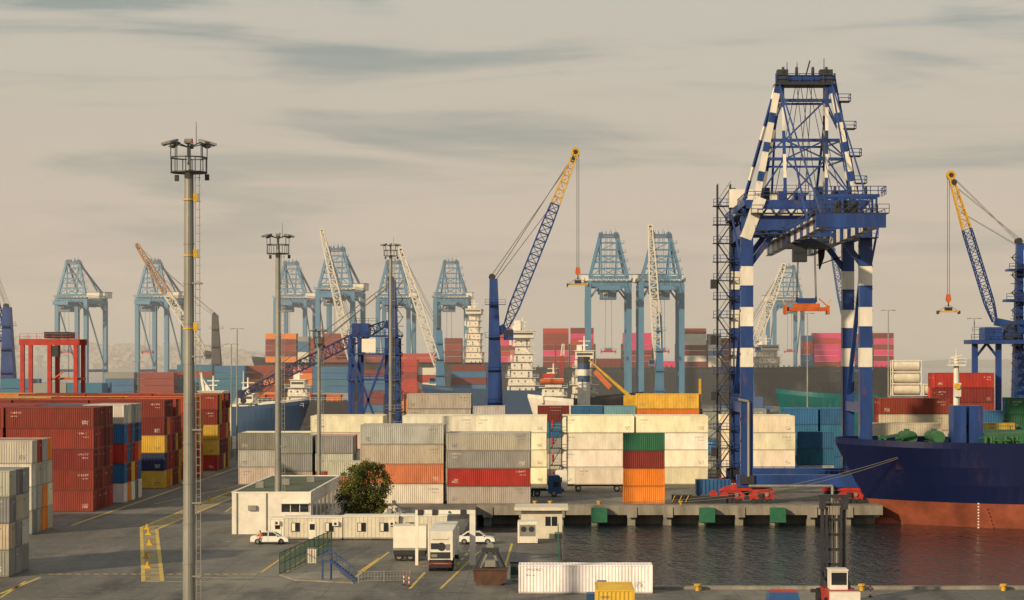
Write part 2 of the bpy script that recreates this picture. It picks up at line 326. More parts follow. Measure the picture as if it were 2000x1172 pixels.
def cont_mesh(Lc, Hc, smooth=False):
    k = (Lc, Hc, smooth)
    if k in CMESH: return CMESH[k]
    b = MB(); W = 2.44; hx = Lc/2; hy = W/2; t = .14
    for sx in (-1,1):
        for sy in (-1,1): b.cbox(sx*(hx-t/2), sy*(hy-t/2), Hc/2, t, t, Hc-.02, cm)
    for sy in (-1,1):
        b.cbox(0, sy*(hy-.05), .09, Lc-2*t, .1, .15, cm); b.cbox(0, sy*(hy-.05), Hc-.07, Lc-2*t, .1, .1, cm)
    for sx in (-1,1):
        b.cbox(sx*(hx-.06), 0, .09, .12, W-2*t, .15, cm); b.cbox(sx*(hx-.06), 0, Hc-.08, .12, W-2*t, .12, cm)
    def corr(x0, x1, pitch):
        n = int(round((x1-x0)/pitch)); p = (x1-x0)/n; o = []
        for i in range(n):
            a = x0+i*p
            o += [(a, 0), (a+p*.88, 0), (a+p*.9, .3), (a+p*.97, .3)] if smooth else [(a, 0), (a+p*.28, 0), (a+p*.5, 1), (a+p*.78, 1)]
        return o+[(x1, 0)]
    P = corr(-hx+t, hx-t, 1.2 if smooth else .30)
    for sy in (-1,1):
        vs = []
        for x, dd in P:
            y = sy*(hy-.02-.05*dd); vs += [(x, y, .16), (x, y, Hc-.12)]
        b.add(vs, [(2*i, 2*i+2, 2*i+3, 2*i+1) if sy < 0 else (2*i, 2*i+1, 2*i+3, 2*i+2) for i in range(len(P)-1)], cm)
    vs = []
    for x, dd in P: vs += [(x, -hy+.1, Hc-.03-.025*dd), (x, hy-.1, Hc-.03-.025*dd)]
    b.add(vs, [(2*i, 2*i+2, 2*i+3, 2*i+1) for i in range(len(P)-1)], cm)
    PE = corr(-hy+t, hy-t, .27); vs = []
    for y, dd in PE: vs += [(-hx+.02+.05*dd, y, .16), (-hx+.02+.05*dd, y, Hc-.14)]
    b.add(vs, [(2*i, 2*i+1, 2*i+3, 2*i+2) for i in range(len(PE)-1)], cm)
    xd = hx-.05
    b.box(xd-.03, xd, -hy+t, -.02, .16, Hc-.14, cm); b.box(xd-.03, xd, .02, hy-t, .16, Hc-.14, cm)
    for y in (-.85,-.4,.4,.85): b.cyl((xd+.03, y, .1), (xd+.03, y, Hc-.08), .025, .025, 6, cm); b.cbox(xd+.03, y, Hc*.42, .05, .3, .06, cm)
    o = b.obj('tmp', fixn=False); me = o.data; bpy.data.objects.remove(o); me.name = 'shipping_container_mesh'; CMESH[k] = me; return me
COL = dict(dr=(.16,.022,.018), br=(.23,.036,.024), rd=(.42,.035,.025), og=(.70,.2,.025), sm=(.54,.17,.085), ye=(.58,.35,.05), wh=(.70,.65,.55), gr=(.25,.25,.235), lg=(.44,.42,.38), be=(.46,.41,.32), bl=(.03,.13,.28), nv=(.018,.028,.085), gn=(.02,.11,.055), tl=(.025,.14,.24), lb=(.14,.28,.38), pk=(.6,.04,.16), cr=(.82,.75,.60))
def cont(X, Y, z, c, Lc=12.19, Hc=2.9, rz=0):
    o = bpy.data.objects.new('shipping_container', cont_mesh(Lc, Hc, c == 'cr')); sc.collection.objects.link(o)
    o.location = (X+R.uniform(-.06,.06), Y+1.22+R.uniform(-.08,.08), z); o.rotation_euler = (0,0,rz if rz else (0 if R.random() < .5 else math.pi))
    k = COL[c] if isinstance(c, str) else c
    j = R.uniform(.9,1.08); o.color = (min(.85,k[0]*j), min(1,k[1]*R.uniform(.94,1.06)*j), min(1,k[2]*j*R.uniform(.9,1.1)), 1); return o
def block(xr, Y0, ncol, nrow, nh, pal, Hc=2.9, Lc=12.19, front=None, jit=True, dirx=-1):
    for r in range(nrow):
        for c in range(ncol):
            h = nh - (R.choice([0,0,0,1]) if (jit and r > 0) else 0)
            X = xr + dirx*(Lc/2 + c*(Lc+.35))
            for k in range(h):
                if front and r == 0 and c < len(front): col = front[c][nh-1-k]
                else: col = R.choice(pal)
                cont(X, Y0+r*2.6, .02+k*Hc, col, Lc, Hc)
XR = -63.6
rp = ['dr','dr','br','br','br','rd']
block(PX(18,200), 200, 1, 3, 4, ['gr','be','lg'], 2.6, front=[['lg','gr','be','gr']], jit=False)
block(PX(62,248), 248, 2, 4, 4, ['lg','lg','wh','rd','og','be','gr'], 2.85, front=[['lg','wh','lg','gr'],['lg','lg','rd','wh']], jit=False)
block(PX(182,285), 285, 2, 5, 5, rp, 2.9, front=[['br','br','dr','br','br'],['br']*5], jit=False)
block(XR-12.9+.5, 300, 2, 6, 5, rp, 2.9)
for r, cols in enumerate((['lg','bl','rd','bl','wh'],['wh','rd','bl','dr','og'],['gr','bl','rd','ye','wh'],['lg','nv','rd','rd','gr'],['be','bl','og','bl','wh'])):
    for k in range(5): cont(XR+.5-3.05, 301.5+r*2.6, .02+k*2.9, cols[4-k], 6.06, 2.9); cont(XR+.5-9.3, 301.5+r*2.6, .02+k*2.9, R.choice(['dr','lg','bl','rd']), 6.06, 2.9)
block(XR, 335, 4, 6, 5, ['dr','br','ye','rd','br','og'], 2.9, front=[['br','dr','ye','nv','ye'],['dr','ye','br','br','dr'],['br']*5,['br']*5])
block(XR, 362, 4, 4, 5, ['ye','og','br','rd'], 2.9)
block(XR, 388, 4, 6, 5, ['dr','br','ye','rd'], 2.9, front=[['br','dr','ye','ye','rd'],['br','dr','ye','og','dr'],['br']*5,['og']*5])
block(XR-6, 408, 6, 5, 4, ['dr','og','br','ye','bl','gr'], 2.9)
def stack(px0, Y, cols, Lc=12.19, Hc=2.9, rows=1, pal=None, z0=.02):
    X = PX(px0, Y)+Lc/2
    for r in range(rows):
        for k, c in enumerate(reversed(cols)):
            cont(X, Y+r*2.6, z0+k*Hc, c if r == 0 else R.choice(pal or cols), Lc, Hc)
stack(703, 300, ['lg','be','sm','wh'], rows=3)
stack(873, 299.6, ['lg','gr','rd','lg'], Hc=2.6, rows=3)
stack(1218, 299.6, ['gn','dr','og','og'], Lc=6.06, Hc=2.6, rows=1)
stack(537, 333, ['gr','gr','be'], Lc=6.06, rows=3); stack(616, 333, ['gr','lg','rd'], Lc=6.06, rows=3)
stack(640, 322, ['lg','sm'], Lc=6.06, rows=1, Hc=2.6)
for px in (465,606,786,927,1098,1242,1412):
    stack(px, 346, ['cr','cr','cr','cr'] if px != 465 else ['gr','lg','be'], rows=4, pal=['cr','cr','cr'])
stack(1560, 352, ['bl','tl','lg'], Lc=6.06, rows=1)
stack(795, 392, ['be','lg','gr','be','gr'], rows=3, pal=['be','gr','lg'])
stack(925, 392, ['lg','gr','be','lg'], Lc=6.06, Hc=3.05, rows=2)
stack(1050, 392, ['dr','bl','gr','lg'], Lc=6.06, Hc=3.05, rows=2); stack(1115, 392, ['bl','dr','gr','lg'], Lc=6.06, Hc=3.05, rows=2)
stack(1180, 392, ['lb','bl','gr','lg'], Lc=6.06, Hc=3.05, rows=2)
stack(1243, 392, ['ye','og','wh','gr','lg'], rows=2, pal=['ye','be'])
stack(1372, 392, ['gr','gr','bl','gr'], rows=2)
stack(1534, 380, ['bl','bl','tl','bl'], Lc=6.06, Hc=3.0, rows=4, pal=['bl','tl']); stack(1602, 380, ['bl','tl','bl','bl'], Lc=6.06, Hc=3.0, rows=4, pal=['bl','tl'])
stack(1720, 362, ['br','be','be','bl','gr'], rows=3, pal=['br','dr'], Hc=2.85); stack(1700, 350, ['be','gr','lg'], rows=2, Hc=3.4)
stack(1862, 362, ['bl','ye','bl','gr'], rows=2, pal=['bl','tl'], Hc=3.0); stack(1914, 352, ['ye','gr','gr'], Lc=6.06, rows=1, Hc=3.4)
stack(1970, 355, ['gn','gn','bl','bl','gr'], rows=2, pal=['gn','bl'])
stack(1826, 420, ['rd','dr','br','br','rd','br'], Hc=3.05, rows=3, pal=['rd','br'])
cont(PX(1013,189)+6.1, 186.2, .02, (.78,.74,.66), 12.19, 2.6)
# ---------------------------------------------------------------- reefer rack
def rack(px, Y, w, z, name='reefer_access_rack'):
    q = MB(); X = PX(px, Y); n = int(z/2.9)
    for x in (X, X+w):
        for y in (Y, Y+2.4): q.beam((x,y,0),(x,y,z+1),.16,.16,dark)
    for k in range(n+1):
        zz = .3+k*2.9; q.box(X,X+w,Y,Y+2.4,zz,zz+.1,dark); q.rail([(X,Y,zz+.1),(X+w,Y,zz+.1)], galv)
        if k < n: q.beam((X+.2,Y+.5,zz),(X+w-.2,Y+.5,zz+2.9),.3,.12,dark); q.box(X+.3,X+.7,Y+.8,Y+1,zz+.6,zz+1.9,red)
    q.obj(name)
rack(1074, 345, 2, 12); rack(750, 360, 3.6, 14); rack(1368, 360, 3.6, 14)
# ---------------------------------------------------------------- light masts
def mast(X, Y, h, r, bands=True, small=False):
    q = MB(); q.cyl((X,Y,0),(X,Y,h-2),r,r*.72,16,galv); q.cyl((X,Y,0),(X,Y,.15),r*1.8,r*1.8,12,galv)
    for k in range(3, int(h)-4, 3): q.cyl((X,Y,k),(X,Y,k+.1),r*(1-.28*k/h)+.04,r*(1-.28*k/h)+.04,16,galv)
    lx = X+r+.22
    for dx in (-.0,.32): q.beam((lx-.1+dx,Y-.1,1.5),(lx-.22+dx,Y-.1,h-2),.05,.05,galv)
    for k in range(int((h-4)/.6)): q.beam((lx-.12,Y-.1,2+k*.6),(lx+.22,Y-.1,2+k*.6),.04,.04,galv)
    for k in range(0, int((h-6)/5.5)): zz = 5+k*5.5; q.box(X+r*.6,lx+.3,Y-.35,Y+.2,zz,zz+.12,galv)
    if bands:
        for zz in (h-14, h-8.5, h-4.3): q.cyl((X,Y,zz),(X,Y,zz+.12),r*.93,r*.93,16,yel); q.cbox(X+r+.05,Y-.1,zz+.2,.35,.3,.6,yel)
    pr = 1.35 if not small else .8; z0 = h-2.2
    n = 12
    for zz in (z0, z0+1.1):
        for i in range(n):
            a, b = 2*math.pi*i/n, 2*math.pi*(i+1)/n
            q.beam((X+pr*math.cos(a),Y+pr*math.sin(a),zz),(X+pr*math.cos(b),Y+pr*math.sin(b),zz),.09,.09,dark)
    for i in range(n):
        a = 2*math.pi*i/n; q.beam((X+pr*math.cos(a),Y+pr*math.sin(a),z0),(X+pr*math.cos(a),Y+pr*math.sin(a),z0+1.1),.06,.06,dark)
        if i % 2: q.beam((X,Y,z0-.02),(X+pr*math.cos(a),Y+pr*math.sin(a),z0-.02),.08,.08,dark)
    q.cyl((X,Y,z0-.05),(X,Y,z0),pr*.98,pr*.98,12,dark)
    q.cyl((X,Y,h-2.1),(X,Y,h+.1),.16,.14,8,galv)
    for i in range(8):
        a = 2*math.pi*(i+.15)/8; c, s_ = math.cos(a), math.sin(a); ro = pr+.15
        q.beam((X+.1*c,Y+.1*s_,h-.3),(X+ro*c,Y+ro*s_,h+.05),.07,.07,dark)
        q.beam((X+pr*c,Y+pr*s_,z0+1),(X+pr*c,Y+pr*s_,h),.06,.06,dark)
        q.beam((X+(ro-.25)*c,Y+(ro-.25)*s_,h+.14),(X+(ro+.55)*c,Y+(ro+.55)*s_,h-.1),.5,.16,galv)
        q.beam((X+(ro-.1)*c,Y+(ro-.1)*s_,h-.0),(X+(ro+.4)*c,Y+(ro+.4)*s_,h-.2),.4,.1,glass)
        if i % 3 == 0: q.cbox(X+pr*c,Y+pr*s_,z0-.35,.3,.3,.45,dark)
    q.cyl((X+.55,Y,h-.1),(X+.55,Y,h+1.6),.03,.02,5,dark); q.cyl((X+.2,Y,h),(X+.2,Y,h+.35),.1,.1,6,red)
    q.obj('floodlight_mast')
mast(PX(369,154), 154, 37.6, .48)
mast(PX(543,251), 251, 36.4, .42, bands=False)
mast(PX(763,400), 400, 43.5, .42, bands=False)
mast(PX(623,325), 325, 25.8, .34, bands=False, small=True)
def thinpole(px, Y, py):
    X = PX(px,Y); h = PZ(py,Y); q = MB(); q.cyl((X,Y,0),(X,Y,h),.2,.1,8,galv); q.beam((X-1.1,Y,h),(X+1.1,Y,h),.1,.1,galv)
    for s_ in (-1,1): q.beam((X+s_*.7,Y,h+.05),(X+s_*1.5,Y,h-.08),.3,.14,galv)
    q.obj('street_lamp')
for a in ((463,430,642),(1735,430,606),(1577,430,612),(270,520,706),(1903,430,622),(452,435,672)): thinpole(*a)
# ---------------------------------------------------------------- STS cranes
def sts(name, X, Y, P, T, a, G, m1, m2, dk, house, big=False, rz=0, boom=34, mlow=None):
    q = MB(); lw = 1.8
    ml = mlow or m1; fl = 1.0 if big else 1.5
    for sx in (-1,1):
        for y in (0, G):
            if big:
                zs = [4,20,23,26,29,32,35,P-3.5,P]; cs = [m1,m2,m1,m2,m1,m2,m1,m1]
                for i in range(8): q.beam((sx*a,y,zs[i]),(sx*a,y,zs[i+1]),lw,lw,cs[i])
                for i in range(1,8): q.box(sx*a-lw/2-.04,sx*a+lw/2+.04,y-lw/2-.04,y+lw/2+.04,zs[i]-.08,zs[i]+.08,m1)
            else: q.beam((sx*a,y,2.5),(sx*a,y,P),lw*1.25,lw*1.25,m1)
        q.beam((sx*a,0,P-1.2),(sx*a,G,P-1.2),1.3,2,m1); q.beam((sx*a,0,14),(sx*a,G,14),1.1,1.5,ml)
        q.beam((sx*a,0,P-2),(sx*a,G,15),.6,.6,m1)
        if big: q.rail([(sx*a+sx*.8,0,14.8),(sx*a+sx*.8,G,14.8)], m1)
    for y in (0, G):
        q.beam((-a-1.5,y,3.3),(a+1.5,y,3.3),1.5,1.8,m1)
        q.beam((-a-.9,y,P-.2),(a+.9,y,P-.2),1.6,2.2,m1)
        for sx in (-1,1):
            q.beam((sx*a,y,P-7),(sx*(a-4.5),y,P-1),.8,.8,m1)
            rm = red if big else m1
            q.prism([(sx*a-4.2,1.85),(sx*a+4.2,1.85),(sx*a+3.4,2.35),(sx*a+1,2.95),(sx*a-1,2.95),(sx*a-3.4,2.35)], y-.55, y+.55, rm)
            for k in (-1,1):
                cx = sx*a+k*2.2; q.prism([(cx-1.9,1.2),(cx-1.3,1.8),(cx+1.3,1.8),(cx+1.9,1.2),(cx+1.7,.5),(cx+.5,.5),(cx+.2,.9),(cx-.2,.9),(cx-.5,.5),(cx-1.7,.5)], y-.5, y+.5, rm)
                for d in (-1.2,-.4,.4,1.2): q.cyl((cx+d,y-.6,.38),(cx+d,y+.6,.38),.38,.38,10,dark)
                if big: q.box(cx-.6,cx+.1,y-.9,y-.52,1.0,1.6,dark); q.cyl((cx+.7,y-.75,1.3),(cx+.7,y-.52,1.3),.3,.3,10,galv)
            if big: q.cyl((sx*a+sx*4.9,y-.6,1.3),(sx*a+sx*4.9,y+.6,1.3),.6,.6,12,red); q.box(sx*a-1,sx*a+1,y-1.2,y-.8,2.9,4.2,dark)
    gs = 3.3; gz = P-2.6; gx = 1.0 if big else 0
    for sx in (-1,1):
        if big: q.sbeam((gx+sx*gs,-boom,gz+.3),(gx+sx*gs,G+13,gz),1.1,1.9,(m2,m1),19)
        else: q.beam((sx*gs,-boom,gz),(sx*gs,G+13,gz),1.1,1.9,m1)
        ex = gx+sx*(gs+1.2)
        q.rail([(ex,-boom,gz+.6),(ex,G+13,gz+.6)], m1, step=2.5, t=.08); q.box(min(gx+sx*(gs+.6),ex),max(gx+sx*(gs+.6),ex),-boom,G+13,gz+.45,gz+.55,dk)
    for k in range(int((boom+G+12)/6)):
        y = -boom+.5+k*6
        if y < -boom+1 or y > G+11 or not k % 3: q.beam((gx-gs,y,gz+.6),(gx+gs,y,gz+.6),.5,.6,m1)
    q.box(gx-gs-1.2,gx+gs+1.2,-boom-.9,-boom-.1,gz-.7,gz+1.1,m1); q.rail([(gx-gs-1.6,-boom-.9,gz+1.2),(gx+gs+1.6,-boom-.9,gz+1.2)], dk)
    if big:
        yt = -boom; zt_ = gz+1.2
        q.box(gx-gs-1.6,gx+gs+1.6,yt-.9,yt+3.2,zt_-.12,zt_,dk)
        for x in (-gs,-gs/3,gs/3,gs):
            for y in (yt-.6,yt+2.8): q.beam((gx+x,y,zt_),(gx+x,y,zt_+2.2),.25,.25,m1)
        for y in (yt-.6,yt+2.8):
            q.beam((gx-gs-.4,y,zt_+2.2),(gx+gs+.4,y,zt_+2.2),.35,.4,m1)
            for k in range(3): x = gx-gs+k*gs*2/3; q.beam((x,y,zt_),(x+gs*2/3,y,zt_+2.2),.15,.15,m1)
        q.box(gx-1.8,gx+1.2,yt,yt+2,zt_,zt_+1.6,dk); q.rail([(gx-gs-1.2,yt-.8,zt_+2.3),(gx+gs+1.2,yt-.8,zt_+2.3),(gx+gs+1.2,yt+3,zt_+2.3)], m1, t=.09, step=1)
        for x in (-2,0,2): q.cyl((gx+x-.12,yt-.3,zt_+2.9),(gx+x+.12,yt-.3,zt_+2.9),.5,.5,12,dk)
    else:
        q.box(-a-3,a+2,G-3,G+5,P+1.3,P+4.6,house); q.box(-a-3.2,a+2.2,G-3.2,G+5.2,P+4.6,P+4.9,m1); q.box(-4,3,-9,-3,gz-4.5,gz-1.6,dk)
        q.beam((-a-1,G,P-6),(-a-1,G,P-18),.5,.5,dk)
    q.box(-a+.5,a+1.5,-2.2,-1.1,P+1.0,P+1.2,dk); q.rail([(-a+.5,-2.2,P+1.2),(a+1.5,-2.2,P+1.2),(a+1.5,G,P+1.2)], m1, t=.1)
    q.box(a+.2,a+1.6,-1,G,P+.9,P+1.1,dk); q.box(-a-1.6,-a-.2,-1,G,P+.9,P+1.1,dk); q.rail([(-a-1.6,-2.2,P+1.2),(-a-1.6,G,P+1.2)], m1, t=.1)
    q.beam((-a,0,P+2.6),(a,0,P+2.6),1.0,1.2,m1); q.beam((-a,G,P+2.6),(a,G,P+2.6),1.0,1.2,m1)
    for k in range(8):
        x0 = -a+k*a/4; q.beam((x0,-.2,P+.9),(x0+a/8,-.2,P+2.4),.3,.3,m1); q.beam((x0+a/8,-.2,P+2.4),(x0+a/4,-.2,P+.9),.3,.3,m1)
    if big:
        q.box(-5,2.2,G-2,G+9,P+1.2,P+5.4,house); q.box(-5.2,2.4,G-2.2,G+9.2,P+5.4,P+5.6,dk)
        for k in range(4): q.box(-4.4+k*1.6,-3.5+k*1.6,G-2.05,G-2,P+3,P+4.2,dk)
        q.rail([(-6.2,G-3,P+1.2),(3.2,G-3,P+1.2)], m1); q.rail([(-5.2,G-2.2,P+5.6),(2.4,G-2.2,P+5.6)], m1)
        q.rail([(-a,-1,P+3.3),(a,-1,P+3.3),(a,G,P+3.3)], m1, t=.09, step=1.1); q.rail([(-a,-1,P+3.3),(-a,G,P+3.3)], m1, t=.09)
        for x, wd, z1 in ((-6.5,1.4,2.0),(-3.8,1.0,1.5),(-1.5,1.8,1.3),(1.6,1.2,2.1),(4.2,2.2,1.6),(7,1,2.3)): q.box(x,x+wd,2,4,P+3.2,P+3.2+z1,dk if x % 2 > 1 else m1)
        q.box(a-4.5,a+1.4,-3.4,-.8,P-2.6,P-2.45,dk); q.rail([(a-4.5,-3.4,P-2.45),(a+1.4,-3.4,P-2.45)], m1); q.box(-a+1,-2.8,-2.8,-.8,P-2.0,P-1.85,dk); q.rail([(-a+1,-2.8,P-1.85),(-2.8,-2.8,P-1.85)], m1)
        for sx in (-1,1):
            for y0, y1 in ((0,G/2),(G/2,G)): q.beam((sx*a,y0,P-1),(sx*a,(y0+y1)/2,P+2.6),.35,.35,m1); q.beam((sx*a,(y0+y1)/2,P+2.6),(sx*a,y1,P-1),.35,.35,m1)
            q.beam((sx*a,0,P+2.8),(sx*a,G,P+2.8),.7,.8,m1)
            q.beam((sx*(a+.1),-.2,P-10),(sx*(a+2.2),-.2,P+1),.3,.3,m1)
    tw = 3.9; fy = 1.5
    for sx in (-1,1):
        if big:
            q.sbeam((sx*(a-1.4),0,P+3),(sx*tw,fy,T-2),.9,.9,(m2,m2,m1),12); q.sbeam((sx*(a-3.6),G,P+3),(sx*(tw-.6),fy+2,T-2),.65,.65,(m1,m2,m2),9)
            q.sbeam((sx*(a-.4),G*.6,P+3),(sx*(tw+.2),fy+1,T-2),.4,.4,(m1,m1,m2),9)
        else: q.beam((sx*(a-.6),0,P+3),(sx*tw,fy,T-2),1.35,1.35,m1); q.beam((sx*(a-1),G,P+3),(sx*(tw-.6),fy+2,T-2),.9,.9,m1)
        if big: q.sbeam((sx*3,0,P+3),(sx*3.3,fy,T-2),.45,.45,(m1,m2),5)
        else: q.beam((sx*3,0,P+3),(sx*3.3,fy,T-2),.6,.6,m1)
        q.beam((sx*tw,fy,T-1.5),(gx+sx*gs,-boom*.55,gz+1),.22,.22,m1)
        if big: q.beam((sx*tw,fy,T-1.5),(gx+sx*gs,-boom*.93,gz+1),.18,.18,m1)
        q.beam((sx*tw,fy+2,T-1.5),(gx+sx*gs,G+11,gz+1),.35*fl,.35*fl,m1)
        for k in range(4):
            t = .15+k*.23; x = sx*(a-1.4+(tw-a+1.4)*t); z = P+3+(T-5-P)*t
            if sx > 0:
                q.box(x+.3,x+2.1,-.4,1.6,z,z+.12,dk); q.rail([(x+.3,-.4,z),(x+2.1,-.4,z),(x+2.1,1.6,z)], m1, t=.09); q.beam((x+.6,1.2,z),(x-.1,1.2,z+(T-5-P)*.23),.3,.12,m1)
    tl = [0,.36,.52,.86] if big else [0,.2,.36,.52,.68,.86]
    for t in tl[1:]:
        x = (a-1.4)*(1-t)+tw*t; z = P+3+(T-5-P)*t
        q.beam((-x,fy*t,z),(x,fy*t,z),.4*fl,.45*fl,m1)
        if big: x2 = (a-3.6)*(1-t)+(tw-.6)*t; q.beam((-x2,G+(fy+2-G)*t,z),(x2,G+(fy+2-G)*t,z),.3,.3,m1); [q.beam((s_*x,fy*t,z),(s_*x2,G+(fy+2-G)*t,z),.22,.22,m1) for s_ in (-1,1)]
    for t0, t1 in zip(tl[:-1], tl[1:]):
        xa = (a-1.4)*(1-t0)+tw*t0; za = P+3+(T-5-P)*t0; zb = P+3+(T-5-P)*t1
        if not big and t0 in (.2,.52): continue
        for sx in (-1,1): q.beam((sx*xa,fy*t0,za),(sx*3.2,fy*t1,zb),.22*fl,.22*fl,m1)
        q.beam((-3,fy*t0,za),(3,fy*t1,zb),.22*fl,.22*fl,m1)
        if t0 < .5: q.beam((3,fy*t0,za),(-3,fy*t1,zb),.22*fl,.22*fl,m1)
        if big:
            for sx in (-1,1): q.beam((sx*xa,fy*t0,za),(sx*((a-3.6)*(1-t1)+(tw-.6)*t1),G+(fy+2-G)*t1,zb),.18,.18,m1)
    for k in (-1.2,-.6,.6,1.2): q.rope((k,fy,T-2),(gx+k*2,-boom*.5,gz+1),.05,dk); q.rope((k,fy+1,T-2),(k*2,G+3,P+5),.05,dk)
    q.box(-tw-.5,tw+.5,fy-1,fy+3,T-2.2,T-1.9,dk); q.beam((-tw-.4,fy,T-1.2),(tw+.4,fy,T-1.2),.9,1.0,m1); q.rail([(-tw-.5,fy-1,T-1.9),(tw+.5,fy-1,T-1.9),(tw+.5,fy+3,T-1.9)], m1, t=.1, h=1.3)
    for x in (-3.2,-1.2,1.2,3.2): q.cyl((x-.15,fy,T-.2),(x+.15,fy,T-.2),.75,.75,12,dk)
    for x in (-2.5,-1,3): q.cyl((x,fy+1,T-1),(x,fy+1,T+1.4 if x < 0 else T+2),.08,.05,5,dk)
    q.beam((.2,fy+1,T-1),(.9,fy+1,T+1.6),.2,.2,dk)
    q.box(-tw-.2,-2.5,fy-.6,fy+1.2,T-1.8,T+.1,dk); q.box(2.2,tw+.2,fy-.6,fy+1.2,T-1.8,T+.1,dk)
    ty = -3 if big else -6
    q.box(-3.6,3.2,ty-2,ty+2.5,gz-1.5,gz-1.0,dk); q.box(-3.2,2.8,ty-1.5,ty+2,gz-1.0,gz-.1,dk); q.box(-2.6,-.6,ty-3.4,ty-1.6,gz-3.6,gz-1.4,dk if big else house); q.box(-2.5,-.7,ty-3.45,ty-3.4,gz-3.4,gz-2.2,glass)
    q.rail([(-3.6,ty-2,gz-1.5),(3.4,ty-2,gz-1.5)], m1)
    zs = PZ(606,Y) if big else P*.45
    sx0 = -.3
    for dx in (-2,2):
        for dy in (-.6,.6): q.rope((sx0+dx*.6,ty+dy,gz-1.3),(sx0+dx*.7,ty+dy,zs+1.6),.05,dk)
    so_ = orange if big else red
    q.box(sx0-3,sx0+3,ty-.8,ty+.8,zs-.2,zs+.35,so_); q.box(sx0-1.9,sx0+1.9,ty-.6,ty+.6,zs+.35,zs+.9,so_); q.box(sx0-1.3,sx0+1.3,ty-.5,ty+.5,zs+.9,zs+1.7,m1)
    for dx in (-1.4,1.4): q.cyl((sx0+dx-.1,ty,zs+1.5),(sx0+dx+.1,ty,zs+1.5),.45,.45,10,dk)
    for dx in (-3.1,3.1): q.box(sx0+dx-.15,sx0+dx+.15,ty-1.2,ty+1.2,zs-.7,zs+.6,so_); q.beam((sx0+dx,ty,zs+.5),(sx0+dx*.6,ty,zs+1.6),.15,.15,so_); q.beam((sx0+dx*.9,ty,zs+.3),(sx0+dx*1.15,ty,zs+1.5),.12,.12,yel if big else so_)
    if big:
        for k in range(7):
            y = ty+3+k*.7; q.rope((2.4,y,gz-1),(2.8,y+.4,gz-1),.1,black,sag=1.8+k*.25,n=5)
        bx = -a-2.9; by = G-1.5
        for x in (bx,bx+2):
            for y in (by,by+2): q.beam((x,y,1),(x,y,P+7),.16,.16,dark)
        k = 0; z = 1.5
        while z < P+6:
            q.box(bx-.7,bx+2.4,by-.5,by+2,z,z+.1,dark); q.rail([(bx-.7,by-.5,z),(bx+2.4,by-.5,z)], blue, t=.08, step=.8)
            a0, a1 = (bx,bx+2) if k % 2 else (bx+2,bx); q.beam((a0,by+.3,z),(a1,by+.3,z+2.9),.7,.16,dark); q.beam((a0,by+.0,z+1),(a1,by+.0,z+3.9),.07,.07,dark); z += 2.9; k += 1
            q.beam((bx+2,by+1,z),(-a,G,z),.12,.12,dark)
            if k in (2,5,8,11): q.box(bx-1.1,bx-.2,by-.7,by+1,z-1.2,z+.2,dark)
        q.cyl((-a+.2,-1.2,4),(-a+.2,-1.2,15),.22,.22,8,galv); q.cyl((-a+.2,-1.2,15),(-a-1.3,-1.2,15.3),.22,.22,8,galv)
        q.cyl((-a+.2,-1.2,2.6),(a-5,-1.2,2.6),.22,.22,8,galv); q.cyl((a-5,-1.2,2.6),(a-5,-1.2,.3),.22,.22,8,galv)
        q.rail([(-a-1,-.9,4.3),(a+1,-.9,4.3)], m1)
        q.beam((-a-.2,-.1,P-2.5),(-a+2.0,-.2,P+3.5),1.7,1.7,m2); q.box(-a-1.2,-a+2.5,G-3,G,P+3.2,P+6,house)
        q.lattice((4,-boom*.2,gz-3),(4,G,gz-3),.6,.6,.6,6,.1,(m1,m1))
        for sx in (-1,1):
            for k in range(10): q.beam((sx*a+sx*.95,-.5,6+k*3.2),(sx*a+sx*.95,.5,6+k*3.2),.12,.3,dk)
    return q.obj(name, (X,Y,0), rz)
sts('ship_to_shore_crane', 37.3, 302, 41.5, 64, 8.75, 18, blue, cwhite, dark, cwhite, big=True, boom=38)
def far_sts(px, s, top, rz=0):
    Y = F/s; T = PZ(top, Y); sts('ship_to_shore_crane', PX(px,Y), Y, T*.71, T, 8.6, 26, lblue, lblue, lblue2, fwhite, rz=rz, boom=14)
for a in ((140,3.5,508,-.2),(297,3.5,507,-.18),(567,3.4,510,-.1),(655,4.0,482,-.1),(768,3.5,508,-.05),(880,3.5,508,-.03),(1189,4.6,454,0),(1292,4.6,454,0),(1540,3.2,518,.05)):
    far_sts(*a)
